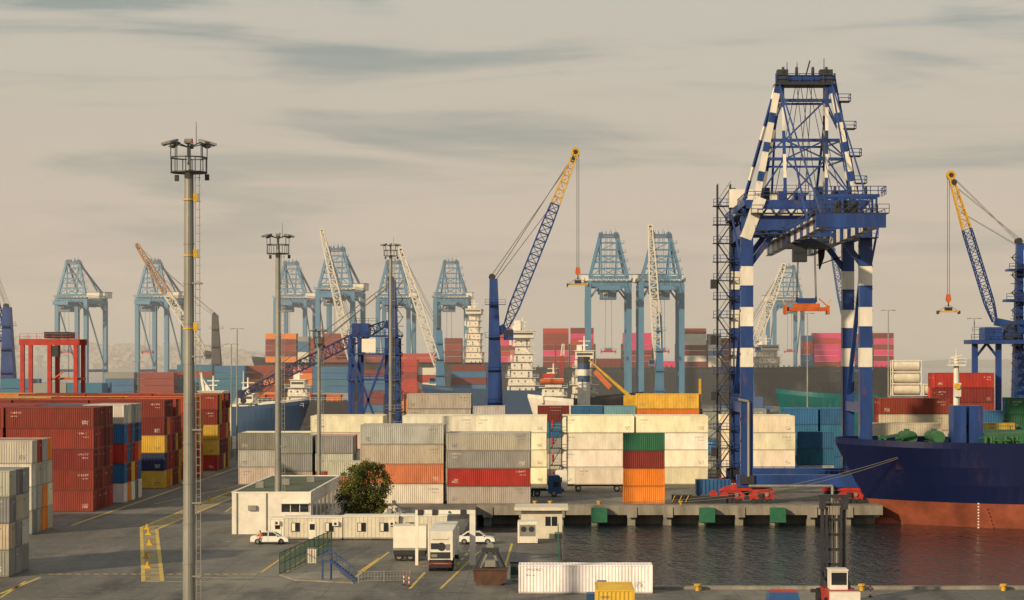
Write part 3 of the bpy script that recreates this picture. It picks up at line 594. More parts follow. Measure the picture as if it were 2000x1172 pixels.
# ---------------------------------------------------------------- mobile harbour cranes
def mhc(name, Y, tower, tb, jb, tip, hook, mt, mj, wj=2.2, split=.72, n=22, cr=.22, hookm=None, cab=True):
    q = MB(); tx0 = PX(tower[0],Y); tx1 = PX(tower[1],Y); tz = PZ(tower[2],Y); wd = tower[3]
    q.beam((tx0,Y,tb),(tx1,Y,tz),wd*1.1,wd*1.2,mt,w2=wd*.55,h2=wd*.6)
    for k in range(4): z = tb+(tz-tb)*(k+.6)/4.4; q.box(tx0-wd*.7,tx0+wd*.7,Y-wd*.8,Y-wd*.5,z,z+.12,mt); q.rail([(tx0-wd*.7,Y-wd*.8,z),(tx0+wd*.7,Y-wd*.8,z)], mt)
    q.cbox(tx0,Y,tb/2+.5,wd*2.6,wd*2.2,tb-1,mt); q.box(tx0-9,tx0+9,Y-4,Y+4,1.4,2.4,mt)
    for k in range(-3,4):
        for yy in (-3.4,3.4): q.cyl((tx0+k*2.4,Y+yy-.4,.8),(tx0+k*2.4,Y+yy+.4,.8),.8,.8,12,black)
    J0 = (PX(jb[0],Y),Y,PZ(jb[1],Y)); J1 = (PX(tip[0],Y),Y,PZ(tip[1],Y))
    q.lattice(J0,J1,wj*.5,wj*.45,wj,n,cr,mj,split)
    sgn = 1 if J1[0] > J0[0] else -1
    for yy in (-.7,.7):
        q.rope((tx1,Y+yy,tz),(J1[0],Y+yy*.6,J1[2]+.3),.05,rope_m); q.rope((tx1-sgn*.8,Y+yy,tz+.2),(J1[0]-sgn*1.5,Y+yy*.6,J1[2]-2.5),.045,rope_m)
        q.rope((tx1,Y+yy,tz-.8),(J0[0]+(J1[0]-J0[0])*.75,Y+yy*.6,J0[2]+(J1[2]-J0[2])*.75),.045,rope_m)
        q.cyl((tx1-.3,Y+yy-.2,tz+.4),(tx1-.3,Y+yy+.2,tz+.4),.7,.7,12,dark)
    q.cyl((J1[0],Y-.5,J1[2]+.3),(J1[0],Y+.5,J1[2]+.3),.95,.95,16,mj[1]); q.cyl((J1[0]-sgn*.6,Y-.6,J1[2]-1.2),(J1[0]-sgn*.6,Y+.6,J1[2]-1.2),.6,.6,12,dark)
    q.cyl((J1[0],Y-.56,J1[2]+.3),(J1[0],Y-.5,J1[2]+.3),.5,.5,12,dark)
    if cab: q.cbox(tx0+sgn*wd*.9,Y-1,J0[2]-1.5,2,2,2.2,mt); q.cbox(tx0+sgn*wd*.9,Y-2.02,J0[2]-1.2,1.7,.06,1.2,glass)
    q.beam((tx0,Y,J0[2]-1),J0,wd*.6,wd*.6,mt)
    if hook:
        hz_ = PZ(hook,Y); hx = J1[0]+sgn*.5; hm = hookm or yel
        for dx in (-.2,.2): q.rope((hx+dx,Y,J1[2]),(hx+dx,Y,hz_+3),.05,dark)
        q.prism([(hx-.4,hz_+3.2),(hx+.4,hz_+3.2),(hx+.55,hz_+2),(hx,hz_+1.3),(hx-.55,hz_+2)],Y-.3,Y+.3,orange); q.cyl((hx,Y-.1,hz_+1.4),(hx,Y-.1,hz_+.6),.12,.12,6,dark)
        q.box(hx-2.2,hx+2.2,Y-.6,Y+.6,hz_-.5,hz_-.15,hm); q.box(hx-.7,hx+.7,Y-.7,Y+.7,hz_-.15,hz_+.5,dark)
        for dx in (-2.2,2.2): q.box(hx+dx-.12,hx+dx+.12,Y-1,Y+1,hz_-.9,hz_-.2,dark); q.rope((hx,Y,hz_+1),(hx+dx*.9,Y,hz_-.2),.05,rope_m)
    return q
q = mhc('m', 425, (968,964,545,3.0), 8, (988,640), (1124,300), 552, blue, (blue,yel), 2.1, .74, 24, .2); q.obj('mobile_harbour_crane')
q = mhc('m', 425, (1990,1992,475,2.6), 8, (1943,628), (1857,345), 605, blue, (blue,yel), 1.8, .66, 22, .18)
for x in (PX(1900,425),PX(1946,425),PX(1990,425)): q.beam((x,423,0),(x,423,PZ(672,425)),1.1,1.1,blue)
q.box(PX(1888,425),PX(2010,425),420,428,PZ(672,425),PZ(664,425),blue); q.rail([(PX(1888,425),420,PZ(664,425)),(PX(2010,425),420,PZ(664,425))], blue, t=.1)
q.beam((PX(1900,425),423,PZ(700,425)),(PX(1922,425),423,PZ(672,425)),.5,.5,blue); q.beam((PX(1946,425),423,PZ(700,425)),(PX(1924,425),423,PZ(672,425)),.5,.5,blue)
q.box(PX(1916,425),PX(1950,425),421,427,PZ(664,425),PZ(640,425),blue); q.box(PX(1955,425),PX(1985,425),421,427,PZ(664,425),PZ(650,425),dark); q.rail([(PX(1890,425),420,PZ(650,425)),(PX(1960,425),420,PZ(650,425))], blue)
q.box(PX(1960,425),PX(2010,425),422,426,PZ(590,425),PZ(585,425),blue); q.box(PX(1965,425),PX(2010,425),422,426,PZ(530,425),PZ(526,425),blue); q.rail([(PX(1960,425),422,PZ(585,425)),(PX(2010,425),422,PZ(585,425))], blue, t=.1)
q.rail([(PX(1965,425),422,PZ(526,425)),(PX(2010,425),422,PZ(526,425))], blue, t=.1); q.sbeam((PX(1996,425),420.8,PZ(680,425)),(PX(1996,425),420.8,PZ(490,425)),1.0,1.0,(cwhite,blue),7)
k = 0
for py in range(760,490,-17):
    z = PZ(py,425); q.box(PX(1966,425),PX(1984,425),420,421.5,z,z+.1,dark); q.beam((PX(1967 if k % 2 else 1983,425),420.6,z),(PX(1983 if k % 2 else 1967,425),420.6,z+1.8),.5,.12,dark); k += 1
q.obj('portal_harbour_crane')
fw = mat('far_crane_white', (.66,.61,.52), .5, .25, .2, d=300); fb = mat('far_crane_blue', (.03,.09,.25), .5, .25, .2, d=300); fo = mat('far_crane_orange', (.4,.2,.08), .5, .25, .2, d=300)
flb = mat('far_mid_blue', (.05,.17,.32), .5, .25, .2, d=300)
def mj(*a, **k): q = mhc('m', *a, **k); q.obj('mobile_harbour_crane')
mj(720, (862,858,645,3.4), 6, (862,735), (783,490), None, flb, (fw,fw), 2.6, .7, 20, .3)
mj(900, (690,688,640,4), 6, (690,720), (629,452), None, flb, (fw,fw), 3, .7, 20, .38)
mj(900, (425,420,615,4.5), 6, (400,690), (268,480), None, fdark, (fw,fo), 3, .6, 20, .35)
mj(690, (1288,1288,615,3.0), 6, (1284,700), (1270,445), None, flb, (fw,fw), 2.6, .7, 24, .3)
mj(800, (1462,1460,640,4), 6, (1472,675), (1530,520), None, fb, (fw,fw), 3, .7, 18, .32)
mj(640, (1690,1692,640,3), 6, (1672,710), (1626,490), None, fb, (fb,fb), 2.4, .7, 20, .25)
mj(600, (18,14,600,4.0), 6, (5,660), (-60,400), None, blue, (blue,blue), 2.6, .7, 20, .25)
Y = 450; q = mhc('m', Y, (771,766,548,2.8), 8, (752,632), (470,772), None, blue, (mat('jib_dark',(.02,.035,.11),.5),)*2, 2.2, .7, 26, .2, cab=False)
for x in (686,704,757,778):
    for yy in (Y-3,Y+4): q.beam((PX(x,Y),yy,0),(PX(x,Y),yy,PZ(660,Y)),.7,.7,blue)
for py in (655,690,740): q.box(PX(682,Y),PX(782,Y),Y-4,Y+5,PZ(py+3,Y),PZ(py,Y),blue); q.rail([(PX(682,Y),Y-4,PZ(py,Y)),(PX(782,Y),Y-4,PZ(py,Y))], blue, t=.1)
q.box(PX(690,Y),PX(722,Y),Y-3,Y+3,PZ(655,Y),PZ(632,Y),blue); q.box(PX(710,Y),PX(737,Y),Y-4.3,Y-4.05,PZ(688,Y),PZ(662,Y),fwhite); q.rail([(PX(686,Y),Y-3,PZ(632,Y)),(PX(740,Y),Y-3,PZ(632,Y))], dark)
q.beam((PX(690,Y),Y-4,2),(PX(755,Y),Y-4,PZ(690,Y)),.5,.5,blue); q.beam((PX(755,Y),Y-4,2),(PX(690,Y),Y-4,PZ(690,Y)),.5,.5,blue)
k = 0
for py in range(800,560,-18):
    z = PZ(py,Y); q.box(PX(776,Y),PX(790,Y),Y-4,Y-2.5,z,z+.1,dark); q.beam((PX(777 if k % 2 else 789,Y),Y-3.2,z),(PX(789 if k % 2 else 777,Y),Y-3.2,z+2),.5,.12,dark); k += 1
q.obj('harbour_crane')
Y = 445; q = MB(); zt = PZ(668,Y)
for x in (44,97,148):
    for yy in (Y,Y+7): q.beam((PX(x,Y),yy,.8),(PX(x,Y),yy,zt),.85,.85,red)
    q.beam((PX(x,Y),Y-3,1.5),(PX(x,Y),Y+10,1.5),.9,1.1,red)
    for yy in (Y-2,Y+9): q.cyl((PX(x,Y)-.4,yy,.7),(PX(x,Y)+.4,yy,.7),.7,.7,12,black)
for yy in (Y,Y+7): q.beam((PX(38,Y),yy,zt),(PX(155,Y),yy,zt),1.0,1.3,red)
q.box(PX(86,Y),PX(132,Y),Y,Y+7,zt+.8,zt+2.2,dark); q.box(PX(105,Y),PX(116,Y),Y-1.5,Y+1,zt-3.2,zt-.8,dark); q.rail([(PX(40,Y),Y-.7,zt+.7),(PX(155,Y),Y-.7,zt+.7)], red)
q.box(PX(100,Y),PX(160,Y),Y+1,Y+4,PZ(742,Y),PZ(738,Y),orange); q.beam((PX(97,Y),Y,PZ(745,Y)),(PX(125,Y),Y,PZ(725,Y)),.3,.3,orange)
for dx in (104,130): q.rope((PX(dx,Y),Y+2,zt),(PX(dx,Y),Y+2,PZ(738,Y)),.05,dark)
q.obj('rubber_tyred_gantry_crane')
# ---------------------------------------------------------------- ships
def hull(q, xb, xs, yc, hb, zd, mu, ml, zsplit, rake=6, deckm=None, bowL=24, sheer=2, nst=22, z0=-4, blw=1.0):
    sg = 1 if xs > xb else -1; Ls = abs(xs-xb)
    lv = [z0, -2.8+.01, zsplit-.001, zsplit, zsplit+(zd-zsplit)*.33, zsplit+(zd-zsplit)*.66, zd, zd+blw]
    ts = [ (i/nst)**1.9 for i in range(nst+1)]
    grid = []
    for t in ts:
        col = []
        for z in lv:
            u = max(0, min(1, (z+3)/(zd+3))); stem = rake*(1-u**.8) ; x = stem+(Ls-stem)*t
            bl = bowL*(1.25-.55*u); k = min(1, (x-stem)/bl); half = hb*math.sin(k*math.pi/2)**(1.0-.35*u)
            sh = sheer*max(0, 1-(x/ (bowL*1.6)))**2*u
            col.append((xb+sg*x, half, z+sh))
        grid.append(col)
    for i in range(nst):
        for j in range(len(lv)-1):
            m = ml if j < 2 else mu
            if j == 2: continue
            for s_ in (-1,1):
                a, b, c, d = grid[i][j], grid[i+1][j], grid[i+1][j+1], grid[i][j+1]
                q.quad([(p[0], yc+s_*p[1], p[2]) for p in (a,b,c,d)], m)
        dm = deckm or mu; j = 6
        a, b = grid[i][j], grid[i+1][j]
        q.quad([(a[0],yc-a[1],a[2]-.02),(b[0],yc-b[1],b[2]-.02),(b[0],yc+b[1],b[2]-.02),(a[0],yc+a[1],a[2]-.02)], dm)
    e = grid[-1]; q.quad([(e[0][0],yc-e[0][1],e[0][2]),(e[0][0],yc+e[0][1],e[0][2]),(e[7][0],yc+e[7][1],e[7][2]),(e[7][0],yc-e[7][1],e[7][2])], mu)
def house(q, x0, x1, y0, y1, z0, n, m, h=2.7, win=glass, step=.5):
    for k in range(n):
        za = z0+k*h; jx = (.9,-.2,.4,.1,.7)[k % 5]; xa = x0+step*k*.6+jx; xb = x1-step*k*.6-(.6,.1,.9)[k % 3]; yy = y0+k*step*.5
        q.box(xa,xb,yy,y1-k*step*.3,za,za+h-.12,m); q.box(xa-.9,xb+1.1,yy-.9,y1-k*step*.3+.6,za+h-.12,za+h,m)
        q.rail([(xa-.9,yy-.9,za+h),(xb+1.1,yy-.9,za+h)], m, t=.09, step=2.0)
        if k % 2: q.beam((xb+.2,yy-.6,za),(xb-1.8,yy-.6,za+h),.5,.12,m)
        else: q.box(xa-1.2,xa-.4,yy-.5,yy+2,za+.3,za+h-.4,m)
        nw = max(2, int((xb-xa)/1.9))
        for i in range(nw):
            xx = xa+(xb-xa)*(i+.5)/nw
            if (i*3+k*5) % 7 == 0: continue
            hh = (1.0,1.6) if (i+k) % 4 else (.1,1.9)
            q.box(xx-.25,xx+.25,yy-.04,yy+.02,za+hh[0],za+hh[1],win)
    zt = z0+n*h; q.box(x0+1,x1-1,y0-1,y1+1,zt,zt+2.4,m); q.box(x0+1.3,x1-1.3,y0-1.05,y0-1,zt+1.1,zt+1.8,win); q.box(x0+.6,x1-.6,y0-1.4,y1+1.4,zt+2.4,zt+2.6,m)
    xm_ = (x0+x1)/2; ym_ = (y0+y1)/2
    q.cyl((xm_,ym_,zt+2.6),(xm_,ym_,zt+7),.35,.2,8,m); q.beam((xm_-1.8,ym_,zt+5.5),(xm_+1.8,ym_,zt+5.5),.2,.25,m); q.beam((xm_-1.2,ym_,zt+4.2),(xm_+1.2,ym_,zt+4.2),.4,.3,m)
    q.box(x0+1.4,x0+3,ym_,ym_+3,zt+2.6,zt+4.3,m)
navy = mat('hull_navy', (.006,.012,.062), .5, .35, .08, rust=.1, streak=True, spec=.25)
boot = mat('hull_antifouling', (.3,.08,.045), .7, .5, .25, rust=.5)
deckg = mat('deck_green', (.03,.12,.05), .6, .4, .5, rust=.4)
q = MB(); hull(q, 41.5, 150, 301, 12, 8.4, navy, boot, .7, rake=7.5, deckm=deckg, bowL=22, sheer=.5, blw=.9, nst=60)
for i in range(6):
    t0, t1 = i/6, (i+1)/6; r0 = 1.9*math.sin(max(.05,t0)*math.pi/2); r1 = 1.9*math.sin(t1*math.pi/2); q.cyl((43.2+t0*8,301,-3.4),(43.2+t1*8,301,-3.4),r0,r1,14,boot)
for x in (52,56,59.5):
    q.cyl((x,297,9.9),(x,300,9.9),.9,.9,14,deckg); q.cyl((x,302,9.9),(x,305,9.9),.7,.7,14,deckg); q.box(x-1,x+1,297.5,304,8.5,9.2,deckg); q.box(x-.3,x+.3,300.3,301.7,9.2,11,deckg)
for x in (47.5,50,62,65,68,72):
    for dx in (0,.8): q.cyl((x+dx,293.2 if x > 60 else 297.5,8.5),(x+dx,293.2 if x > 60 else 297.5,10.2),.25,.25,8,deckg)
    q.beam((x-.5,296,9.8),(x+2.4,296.5,10.3),.35,.35,deckg)
xm = PX(1868,301); zt = PZ(688,301)
q.cyl((xm,301,8.4),(xm,301,zt-1),.55,.38,10,cwhite); q.box(xm-1.2,xm+1.2,300,302,zt-2,zt-1.8,cwhite); q.rail([(xm-1.2,300,zt-1.8),(xm+1.2,300,zt-1.8)], cwhite, h=.9); q.cyl((xm,301,zt-1.8),(xm,301,zt+.6),.15,.08,6,cwhite); q.beam((xm-.8,301,zt-.8),(xm+.8,301,zt-.4),.15,.15,cwhite)
q.box(xm-1,xm+1,300.2,301.8,11.2,13.2,cwhite); q.cyl((xm-.1,299.9,zt-5),(xm-.1,299.7,zt-5),.45,.45,12,yel); q.box(xm-.5,xm+.5,300,300.5,zt-6.5,zt-4.5,cwhite)
q.box(PX(1858,298),PX(1882,298),296,300,8.4,PZ(792,298),blue); q.box(PX(1888,298),PX(1914,298),296,300,8.4,PZ(792,298),blue); q.box(PX(1870,298),PX(1905,298),297,299,PZ(830,298),PZ(812,298),blue)
q.box(PX(1915,298),PX(2100,298),294,309,8.4,PZ(845,298),deckg); q.rail([(PX(1915,298),294,PZ(845,298)),(PX(2100,298),294,PZ(845,298))], green, t=.1)
for k in range(8): q.cyl((PX(1925+k*22,298),292,8.4),(PX(1925+k*22,298),292,10.3),.2,.2,8,deckg); q.box(PX(1920+k*22,298),PX(1932+k*22,298),291.2,292,9.6,9.8,deckg)
q.cbox(PX(1762,292),293.6,6.1,1.2,.3,1.4,navy)
for k in range(9): q.box(PX(1909,289.1),PX(1909,289.1)+.22,288.93,288.97,.9-k*.42-.15,.9-k*.42+.05,cwhite)
q.obj('cargo_ship')
q = MB()
for a, b, s_ in (((1815,872,292),(1180,985,298),2.2),((1822,870,292),(1200,985,298),2.6)):
    q.rope((PX(a[0],a[2]),a[2],PZ(a[1],a[2])),(PX(b[0],b[2]),b[2],.5),.035,mat('mooring_rope_fibre',(.2,.18,.14),.9),sag=s_,n=14)
q.obj('mooring_rope')
FC = [mat('fc_%s' % k, COL[k], .6, .3, .1, d=250) for k in ('dr','br','rd','pk','og','bl','wh','gr','tl','br','sm')]
FB = {k: i for i, k in enumerate(('dr','br','rd','pk','og','bl','wh','gr','tl'))}
def bay(q, px0, px1, py_top, Y, z0, pal, rows=5, hh=2.7):
    x0, x1 = PX(px0,Y), PX(px1,Y); zt = PZ(py_top,Y); n = max(1, int(round((zt-z0)/hh))); hh = (zt-z0)/n
    for r in range(rows):
        drop = R.choice([0,0,1]) if r else 0
        for k in range(n-drop):
            if r and k < n-2 and r < rows-1: continue
            nc = max(1,int(round((x1-x0)/12.3))); ww = (x1-x0)/nc
            for c in range(nc): q.box(x0+c*ww+.1,x0+(c+1)*ww-.1,Y+r*2.5,Y+r*2.5+2.42,z0+k*hh+.05,z0+(k+1)*hh-.08, FC[FB[R.choice(pal)]])
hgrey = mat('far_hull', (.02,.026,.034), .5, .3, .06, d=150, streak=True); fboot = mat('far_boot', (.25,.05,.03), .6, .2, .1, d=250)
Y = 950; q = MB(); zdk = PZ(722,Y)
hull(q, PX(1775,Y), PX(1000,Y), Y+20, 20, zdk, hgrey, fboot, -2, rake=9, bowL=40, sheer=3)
rd_ = ['dr','br','br','rd','br','rd','pk']; pk_ = ['pk','pk','rd','br','dr','pk','wh']
for px0, px1, py, pal in ((1060,1111,641,rd_),(1114,1160,640,rd_),(1217,1274,650,pk_),(1324,1380,641,['dr','br','wh','br']),(1383,1409,652,['bl','gr','wh','rd']),(1411,1440,660,['bl','dr','br']),(1570,1588,655,['rd','br','bl']),(1590,1644,650,pk_),(1650,1703,652,rd_),(1706,1746,650,['dr','br','pk']),(1165,1214,700,rd_),(1278,1320,705,rd_)):
    bay(q, px0, px1, py, Y, zdk+1.2, pal)
house(q, PX(1484,Y), PX(1526,Y), Y+2, Y+36, zdk, 3, fwhite, 3, fdark)
for px in range(1050,1760,10): q.box(PX(px,Y),PX(px,Y)+.5,Y-.3,Y+.3,zdk+.9,zdk+2,fdark)
for k in range(20): q.box(PX(1080+k*32,Y),PX(1081+k*32,Y),Y-.12,Y-.02,-1,zdk-.5,fdark)
q.box(PX(1060,Y),PX(1700,Y),Y-.3,Y-.02,zdk-1.0,zdk-.6,fdark)
for px in (1112.5,1162,1215.5,1276,1322,1381.5,1410,1589,1647,1704.5): q.box(PX(px,Y)-.3,PX(px,Y)+.3,Y,Y+12,zdk,zdk+12,fdark)
q.obj('container_ship')
Y = 1000; q = MB(); zdk = PZ(712,Y)
hull(q, PX(480,Y), PX(1010,Y), Y+20, 18, zdk, hgrey, fboot, -2, rake=9, bowL=40, sheer=3)
for px0, px1, py, pal in ((518,579,651,['og','dr','br','br']),(581,603,657,['gr','bl','wh']),(606,628,660,['rd','br']),(630,680,651,['og','br','dr','br']),(868,902,660,['dr','br','bl']),(975,1020,641,rd_),(700,760,690,rd_),(780,850,690,['bl','dr','rd'])):
    bay(q, px0, px1, py, Y, zdk+1, pal)
house(q, PX(905,Y), PX(943,Y), Y+2, Y+34, zdk, 8, fwhite, 3.1, fdark)
q.obj('container_ship')
def ship(px_b, px_s, Y, py_deck, hm, parts, hb=9, bm=None):
    q = MB(); zd = PZ(py_deck,Y); hull(q, PX(px_b,Y), PX(px_s,Y), Y+hb, hb, zd, hm, bm or fboot, -2, rake=5, bowL=18, sheer=2)
    for p in parts: house(q, PX(p[0],Y), PX(p[1],Y), Y+2, Y+2*hb-2, zd, p[2], p[3], p[4] if len(p) > 4 else 2.6, fdark)
    return q, zd
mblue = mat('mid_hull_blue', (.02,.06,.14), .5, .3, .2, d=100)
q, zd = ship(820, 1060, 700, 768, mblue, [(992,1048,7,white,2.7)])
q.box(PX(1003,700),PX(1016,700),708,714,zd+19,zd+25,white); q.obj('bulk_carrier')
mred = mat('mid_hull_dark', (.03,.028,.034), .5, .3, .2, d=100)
q, zd = ship(1260, 1100, 620, 785, mred, [(1118,1166,5,white,2.6)], hb=8); X0, X1 = PX(1127,620), PX(1153,620); z = PZ(758,620)
for k, m_ in enumerate((white,mblue,white,mblue,dark)): q.cyl(((X0+X1)/2,617.5,z+k*1.9),((X0+X1)/2,617.5,z+k*1.9+1.9),(X1-X0)/2*.95,(X1-X0)/2*.93,16,m_)
q.cyl(((X0+X1)/2,617.5,2),((X0+X1)/2,617.5,z),(X1-X0)/2*.95,(X1-X0)/2*.95,16,white)
q.beam((PX(1162,620),615,PZ(725,620)),(PX(1192,620),614,PZ(757,620)),1.6,1.5,orange)
q.obj('cargo_ship')
q, zd = ship(1030, 1120, 600, 790, white, [(1058,1104,2,white,2.5)], hb=6, bm=fboot)
for px in (1068,1088): q.cyl((PX(px,600)-2,601,PZ(745,600)),(PX(px,600)+2,601,PZ(745,600)),.9,.9,10,orange)
q.beam((PX(1085,600),605,PZ(735,600)),(PX(1085,600),605,PZ(672,600)),.4,.4,red); q.box(PX(1060,600),PX(1080,600),604,609,PZ(745,600),PZ(730,600),red); q.lattice((PX(1096,600),605,PZ(735,600)),(PX(1100,600),605,PZ(672,600)),1,.6,1,8,.16,(red,white))
q.obj('supply_vessel')
q, zd = ship(600, 452, 560, 803, mblue, [(458,500,1,white,2.2)], hb=5); q.rail([(PX(500,560),561,zd),(PX(590,560),563,zd+1)], white)
for px in (505,530,555): q.cbox(PX(px,560),565,zd+.8,3,3,1.5,white if px != 530 else orange)
q.cyl((PX(470,560),565,zd+5),(PX(470,560),565,zd+11),.2,.1,6,white); q.obj('harbour_tug')
q, zd = ship(600, 350, 600, 797, white, [(380,440,1,white,2.4)], hb=6)
X = PX(395,600); q.beam((X,606,PZ(790,600)),(X-1.5,606,PZ(728,600)),.7,.7,white); q.beam((X+2,606,PZ(770,600)),(X-1.5,606,PZ(735,600)),.4,.4,white); q.box(PX(450,600),PX(580,600),602,610,zd-.5,zd+.6,mat('teal_deck',(.02,.16,.14),.6)); q.rail([(PX(445,600),601,zd+.6),(PX(590,600),603,zd+1)], white); q.obj('passenger_ferry')
q, zd = ship(470, 700, 640, 790, mred, [(560,600,2,white,2.6)], hb=6); q.rail([(PX(480,640),640,zd+1),(PX(690,640),640,zd+1)], white)
for px in (505,530,620,650): q.cbox(PX(px,640),645,zd+1.5,4.5,6,3,R.choice([red,dark,orange]))
q.obj('coaster_ship')
tq = mat('teal_hull', (.015,.12,.13), .5, .3, .2, rust=.3)
q = MB(); hull(q, PX(1522,450), PX(1730,450), 458, 7, PZ(782,450), tq, fboot, -2, rake=6, bowL=16, sheer=1.5); q.obj('barge')
q = MB()
for px0, px1, py, Y, pal in ((205,262,727,700,['tl','bl','gr']),(272,340,727,700,['rd','br','dr']),(345,415,712,720,['bl','tl','br']),(418,478,714,760,['bl','tl','tl']),(480,545,714,700,['og','og','br']),(545,610,716,700,['og','rd','bl']),(610,690,716,760,['bl','tl','gr']),(690,780,722,760,['bl','dr','rd']),(782,815,702,800,['rd','br','og']),(815,860,718,800,['og','rd','wh']),(880,950,712,800,['bl','tl','dr']),(0,60,740,560,['bl','tl','gr']),(60,200,748,560,['bl','gr','tl'])):
    if Y < 641: bay(q, px0, px1, py, Y, 0, pal, rows=5)
    else: bay(q, px0, px1, py, 803+R.random()*20, 0, pal, rows=5)
q.obj('container_yard_stacks')
def tank(X, Y, z):
    q = MB()
    for x in (X,X+6.06):
        for y in (Y,Y+2.4): q.beam((x,y,z),(x,y,z+2.5),.14,.14,white)
        for zz in (z+.1,z+2.45): q.beam((x,Y,zz),(x,Y+2.4,zz),.14,.14,white)
    for zz in (z+.1,z+2.45):
        for y in (Y,Y+2.4): q.beam((X,y,zz),(X+6.06,y,zz),.1,.1,white)
    q.cyl((X+.35,Y+1.2,z+1.27),(X+5.7,Y+1.2,z+1.27),1.1,1.1,20,cream); q.cyl((X+.1,Y+1.2,z+1.27),(X+.35,Y+1.2,z+1.27),.75,1.1,20,cream); q.cyl((X+5.7,Y+1.2,z+1.27),(X+5.95,Y+1.2,z+1.27),1.1,.75,20,cream)
    q.obj('tank_container')
for k in range(3): tank(PX(1743,430),430,PZ(773,430)+k*2.5)
tank(PX(1800,430),428,PZ(773,430)); stack(1743, 430, ['gr','be','gr','lg','gr'], rows=1, Hc=2.68)
q = MB(); Y = 436; q.box(PX(1218,Y),PX(1242,Y),Y-1.5,Y+1.5,0,PZ(772,Y),yel); q.beam((PX(1236,Y),Y,PZ(780,Y)),(PX(1150,Y),Y,PZ(703,Y)),.7,.8,yel,w2=.3,h2=.3); q.beam((PX(1236,Y),Y,PZ(788,Y)),(PX(1196,Y),Y,PZ(742,Y)),.35,.35,dark)
q.beam((PX(1367,Y),Y,PZ(785,Y)),(PX(1367,Y),Y,PZ(740,Y)),.5,.5,yel); q.obj('yellow_deck_crane')
# ---------------------------------------------------------------- far hills with city
hillm = mat('hazy_hills', (.13,.125,.11), .95, .25, .004); hb1 = mat('city_wall', (.42,.35,.3), .9, .1, .1); hb2 = mat('city_roof', (.26,.17,.13), .9, .1, .1)
q = MB(); Y0 = 5200; nx = 90
def hh(x, px):
    base = 52 + 14*math.sin(px*.006+1)+9*math.sin(px*.021)+5*math.sin(px*.055); fade = max(0, min(1, (830-px)/260)); fr = max(0, min(1, (px-1640)/200))*.35
    return -2.8+(base*fade + base*fr)
pts = []
for i in range(nx+1):
    px = -500+i*3000/nx; X = PX(px,Y0); pts.append((X,Y0,hh(X,px),px))
for a, b in zip(pts[:-1], pts[1:]):
    q.quad([(a[0],Y0-500,-2.9),(b[0],Y0-500,-2.9),(b[0],Y0,b[2]),(a[0],Y0,a[2])], hillm); q.quad([(a[0],Y0,a[2]),(b[0],Y0,b[2]),(b[0]+200,Y0+900,-2.9),(a[0],Y0+900,-2.9)], hillm)
for i in range(1500):
    px = R.uniform(-60,820); t = R.random(); X = PX(px,Y0); top = hh(X,px)
    if top < 8: continue
    Yb = Y0-500*(1-t); z = -2.9+(top+2.9)*t; wd = R.uniform(6,18); h_ = R.uniform(5,11)
    q.box(X-wd/2,X+wd/2,Yb-5,Yb+5,z-3,z+h_*.7,R.choice([hb1,hb1,hb2]))
q.obj('hills')
# ---------------------------------------------------------------- white office building
X0, X1, Yf, Yb, hb_ = PX(453,249), PX(607,249), 249, 284, 5.0
roofm = mat('roof_membrane', (.09,.11,.07), .9, .4, .3)
q = MB(); q.box(X0,X1,Yf,Yb,0,hb_,white); q.box(X0+.3,X1-.3,Yf+.3,Yb-.3,hb_,hb_+.04,roofm)
for a in ((X0-.05,X1+.05,Yf-.05,Yf+.25),(X0-.05,X1+.05,Yb-.25,Yb+.05),(X0-.05,X0+.25,Yf+.25,Yb-.25),(X1-.25,X1+.05,Yf+.25,Yb-.25)): q.box(a[0],a[1],a[2],a[3],hb_,hb_+.16,white)
q.box(X1-3.6,X1-.2,Yf-.03,Yf+.1,2.7,3.7,glass)
for k in range(4): q.box(X1-3.6+k*1.13-.04,X1-3.6+k*1.13+.04,Yf-.06,Yf-.03,2.7,3.7,white)
q.box(X1-3.6,X1-.2,Yf-.5,Yf-.02,3.72,3.82,white)
for k in range(7): y = Yf+2.5+k*4.6; q.box(X1-.1,X1+.03,y,y+2.6,1.6,3.6,glass); q.box(X1+.03,X1+.06,y+1.25,y+1.35,1.6,3.6,white); q.box(X1-.05,X1+.25,y-.1,y+2.7,1.45,1.58,white)
q.box(X0+5.8,X0+7,Yf-.04,Yf+.1,0,2.1,dark); q.box(X0+2,X0+3,Yf-.35,Yf-.02,2.9,3.5,galv); q.cyl((X0+.6,Yf-.12,0),(X0+.6,Yf-.12,5),.06,.06,6,galv); q.cyl((X0+4.2,Yf-.12,0),(X0+4.2,Yf-.12,5),.06,.06,6,galv)
for k in range(3): q.cbox(X0+2+k*2.5,Yf+10+k*6,hb_+.4,1,1,.8,galv)
q.obj('office_building')
q = MB(); X, Y = GP(505,1042); q.box(X-1,X+1.2,Y-.8,Y+.8,2.1,2.2,dark)
for a in (-.9,1.1):
    for b in (-.7,.7): q.beam((X+a,Y+b,0),(X+a,Y+b,2.1),.08,.08,dark)
q.box(X-.9,X+1.1,Y+.68,Y+.72,.2,2,glass); q.obj('bus_shelter')
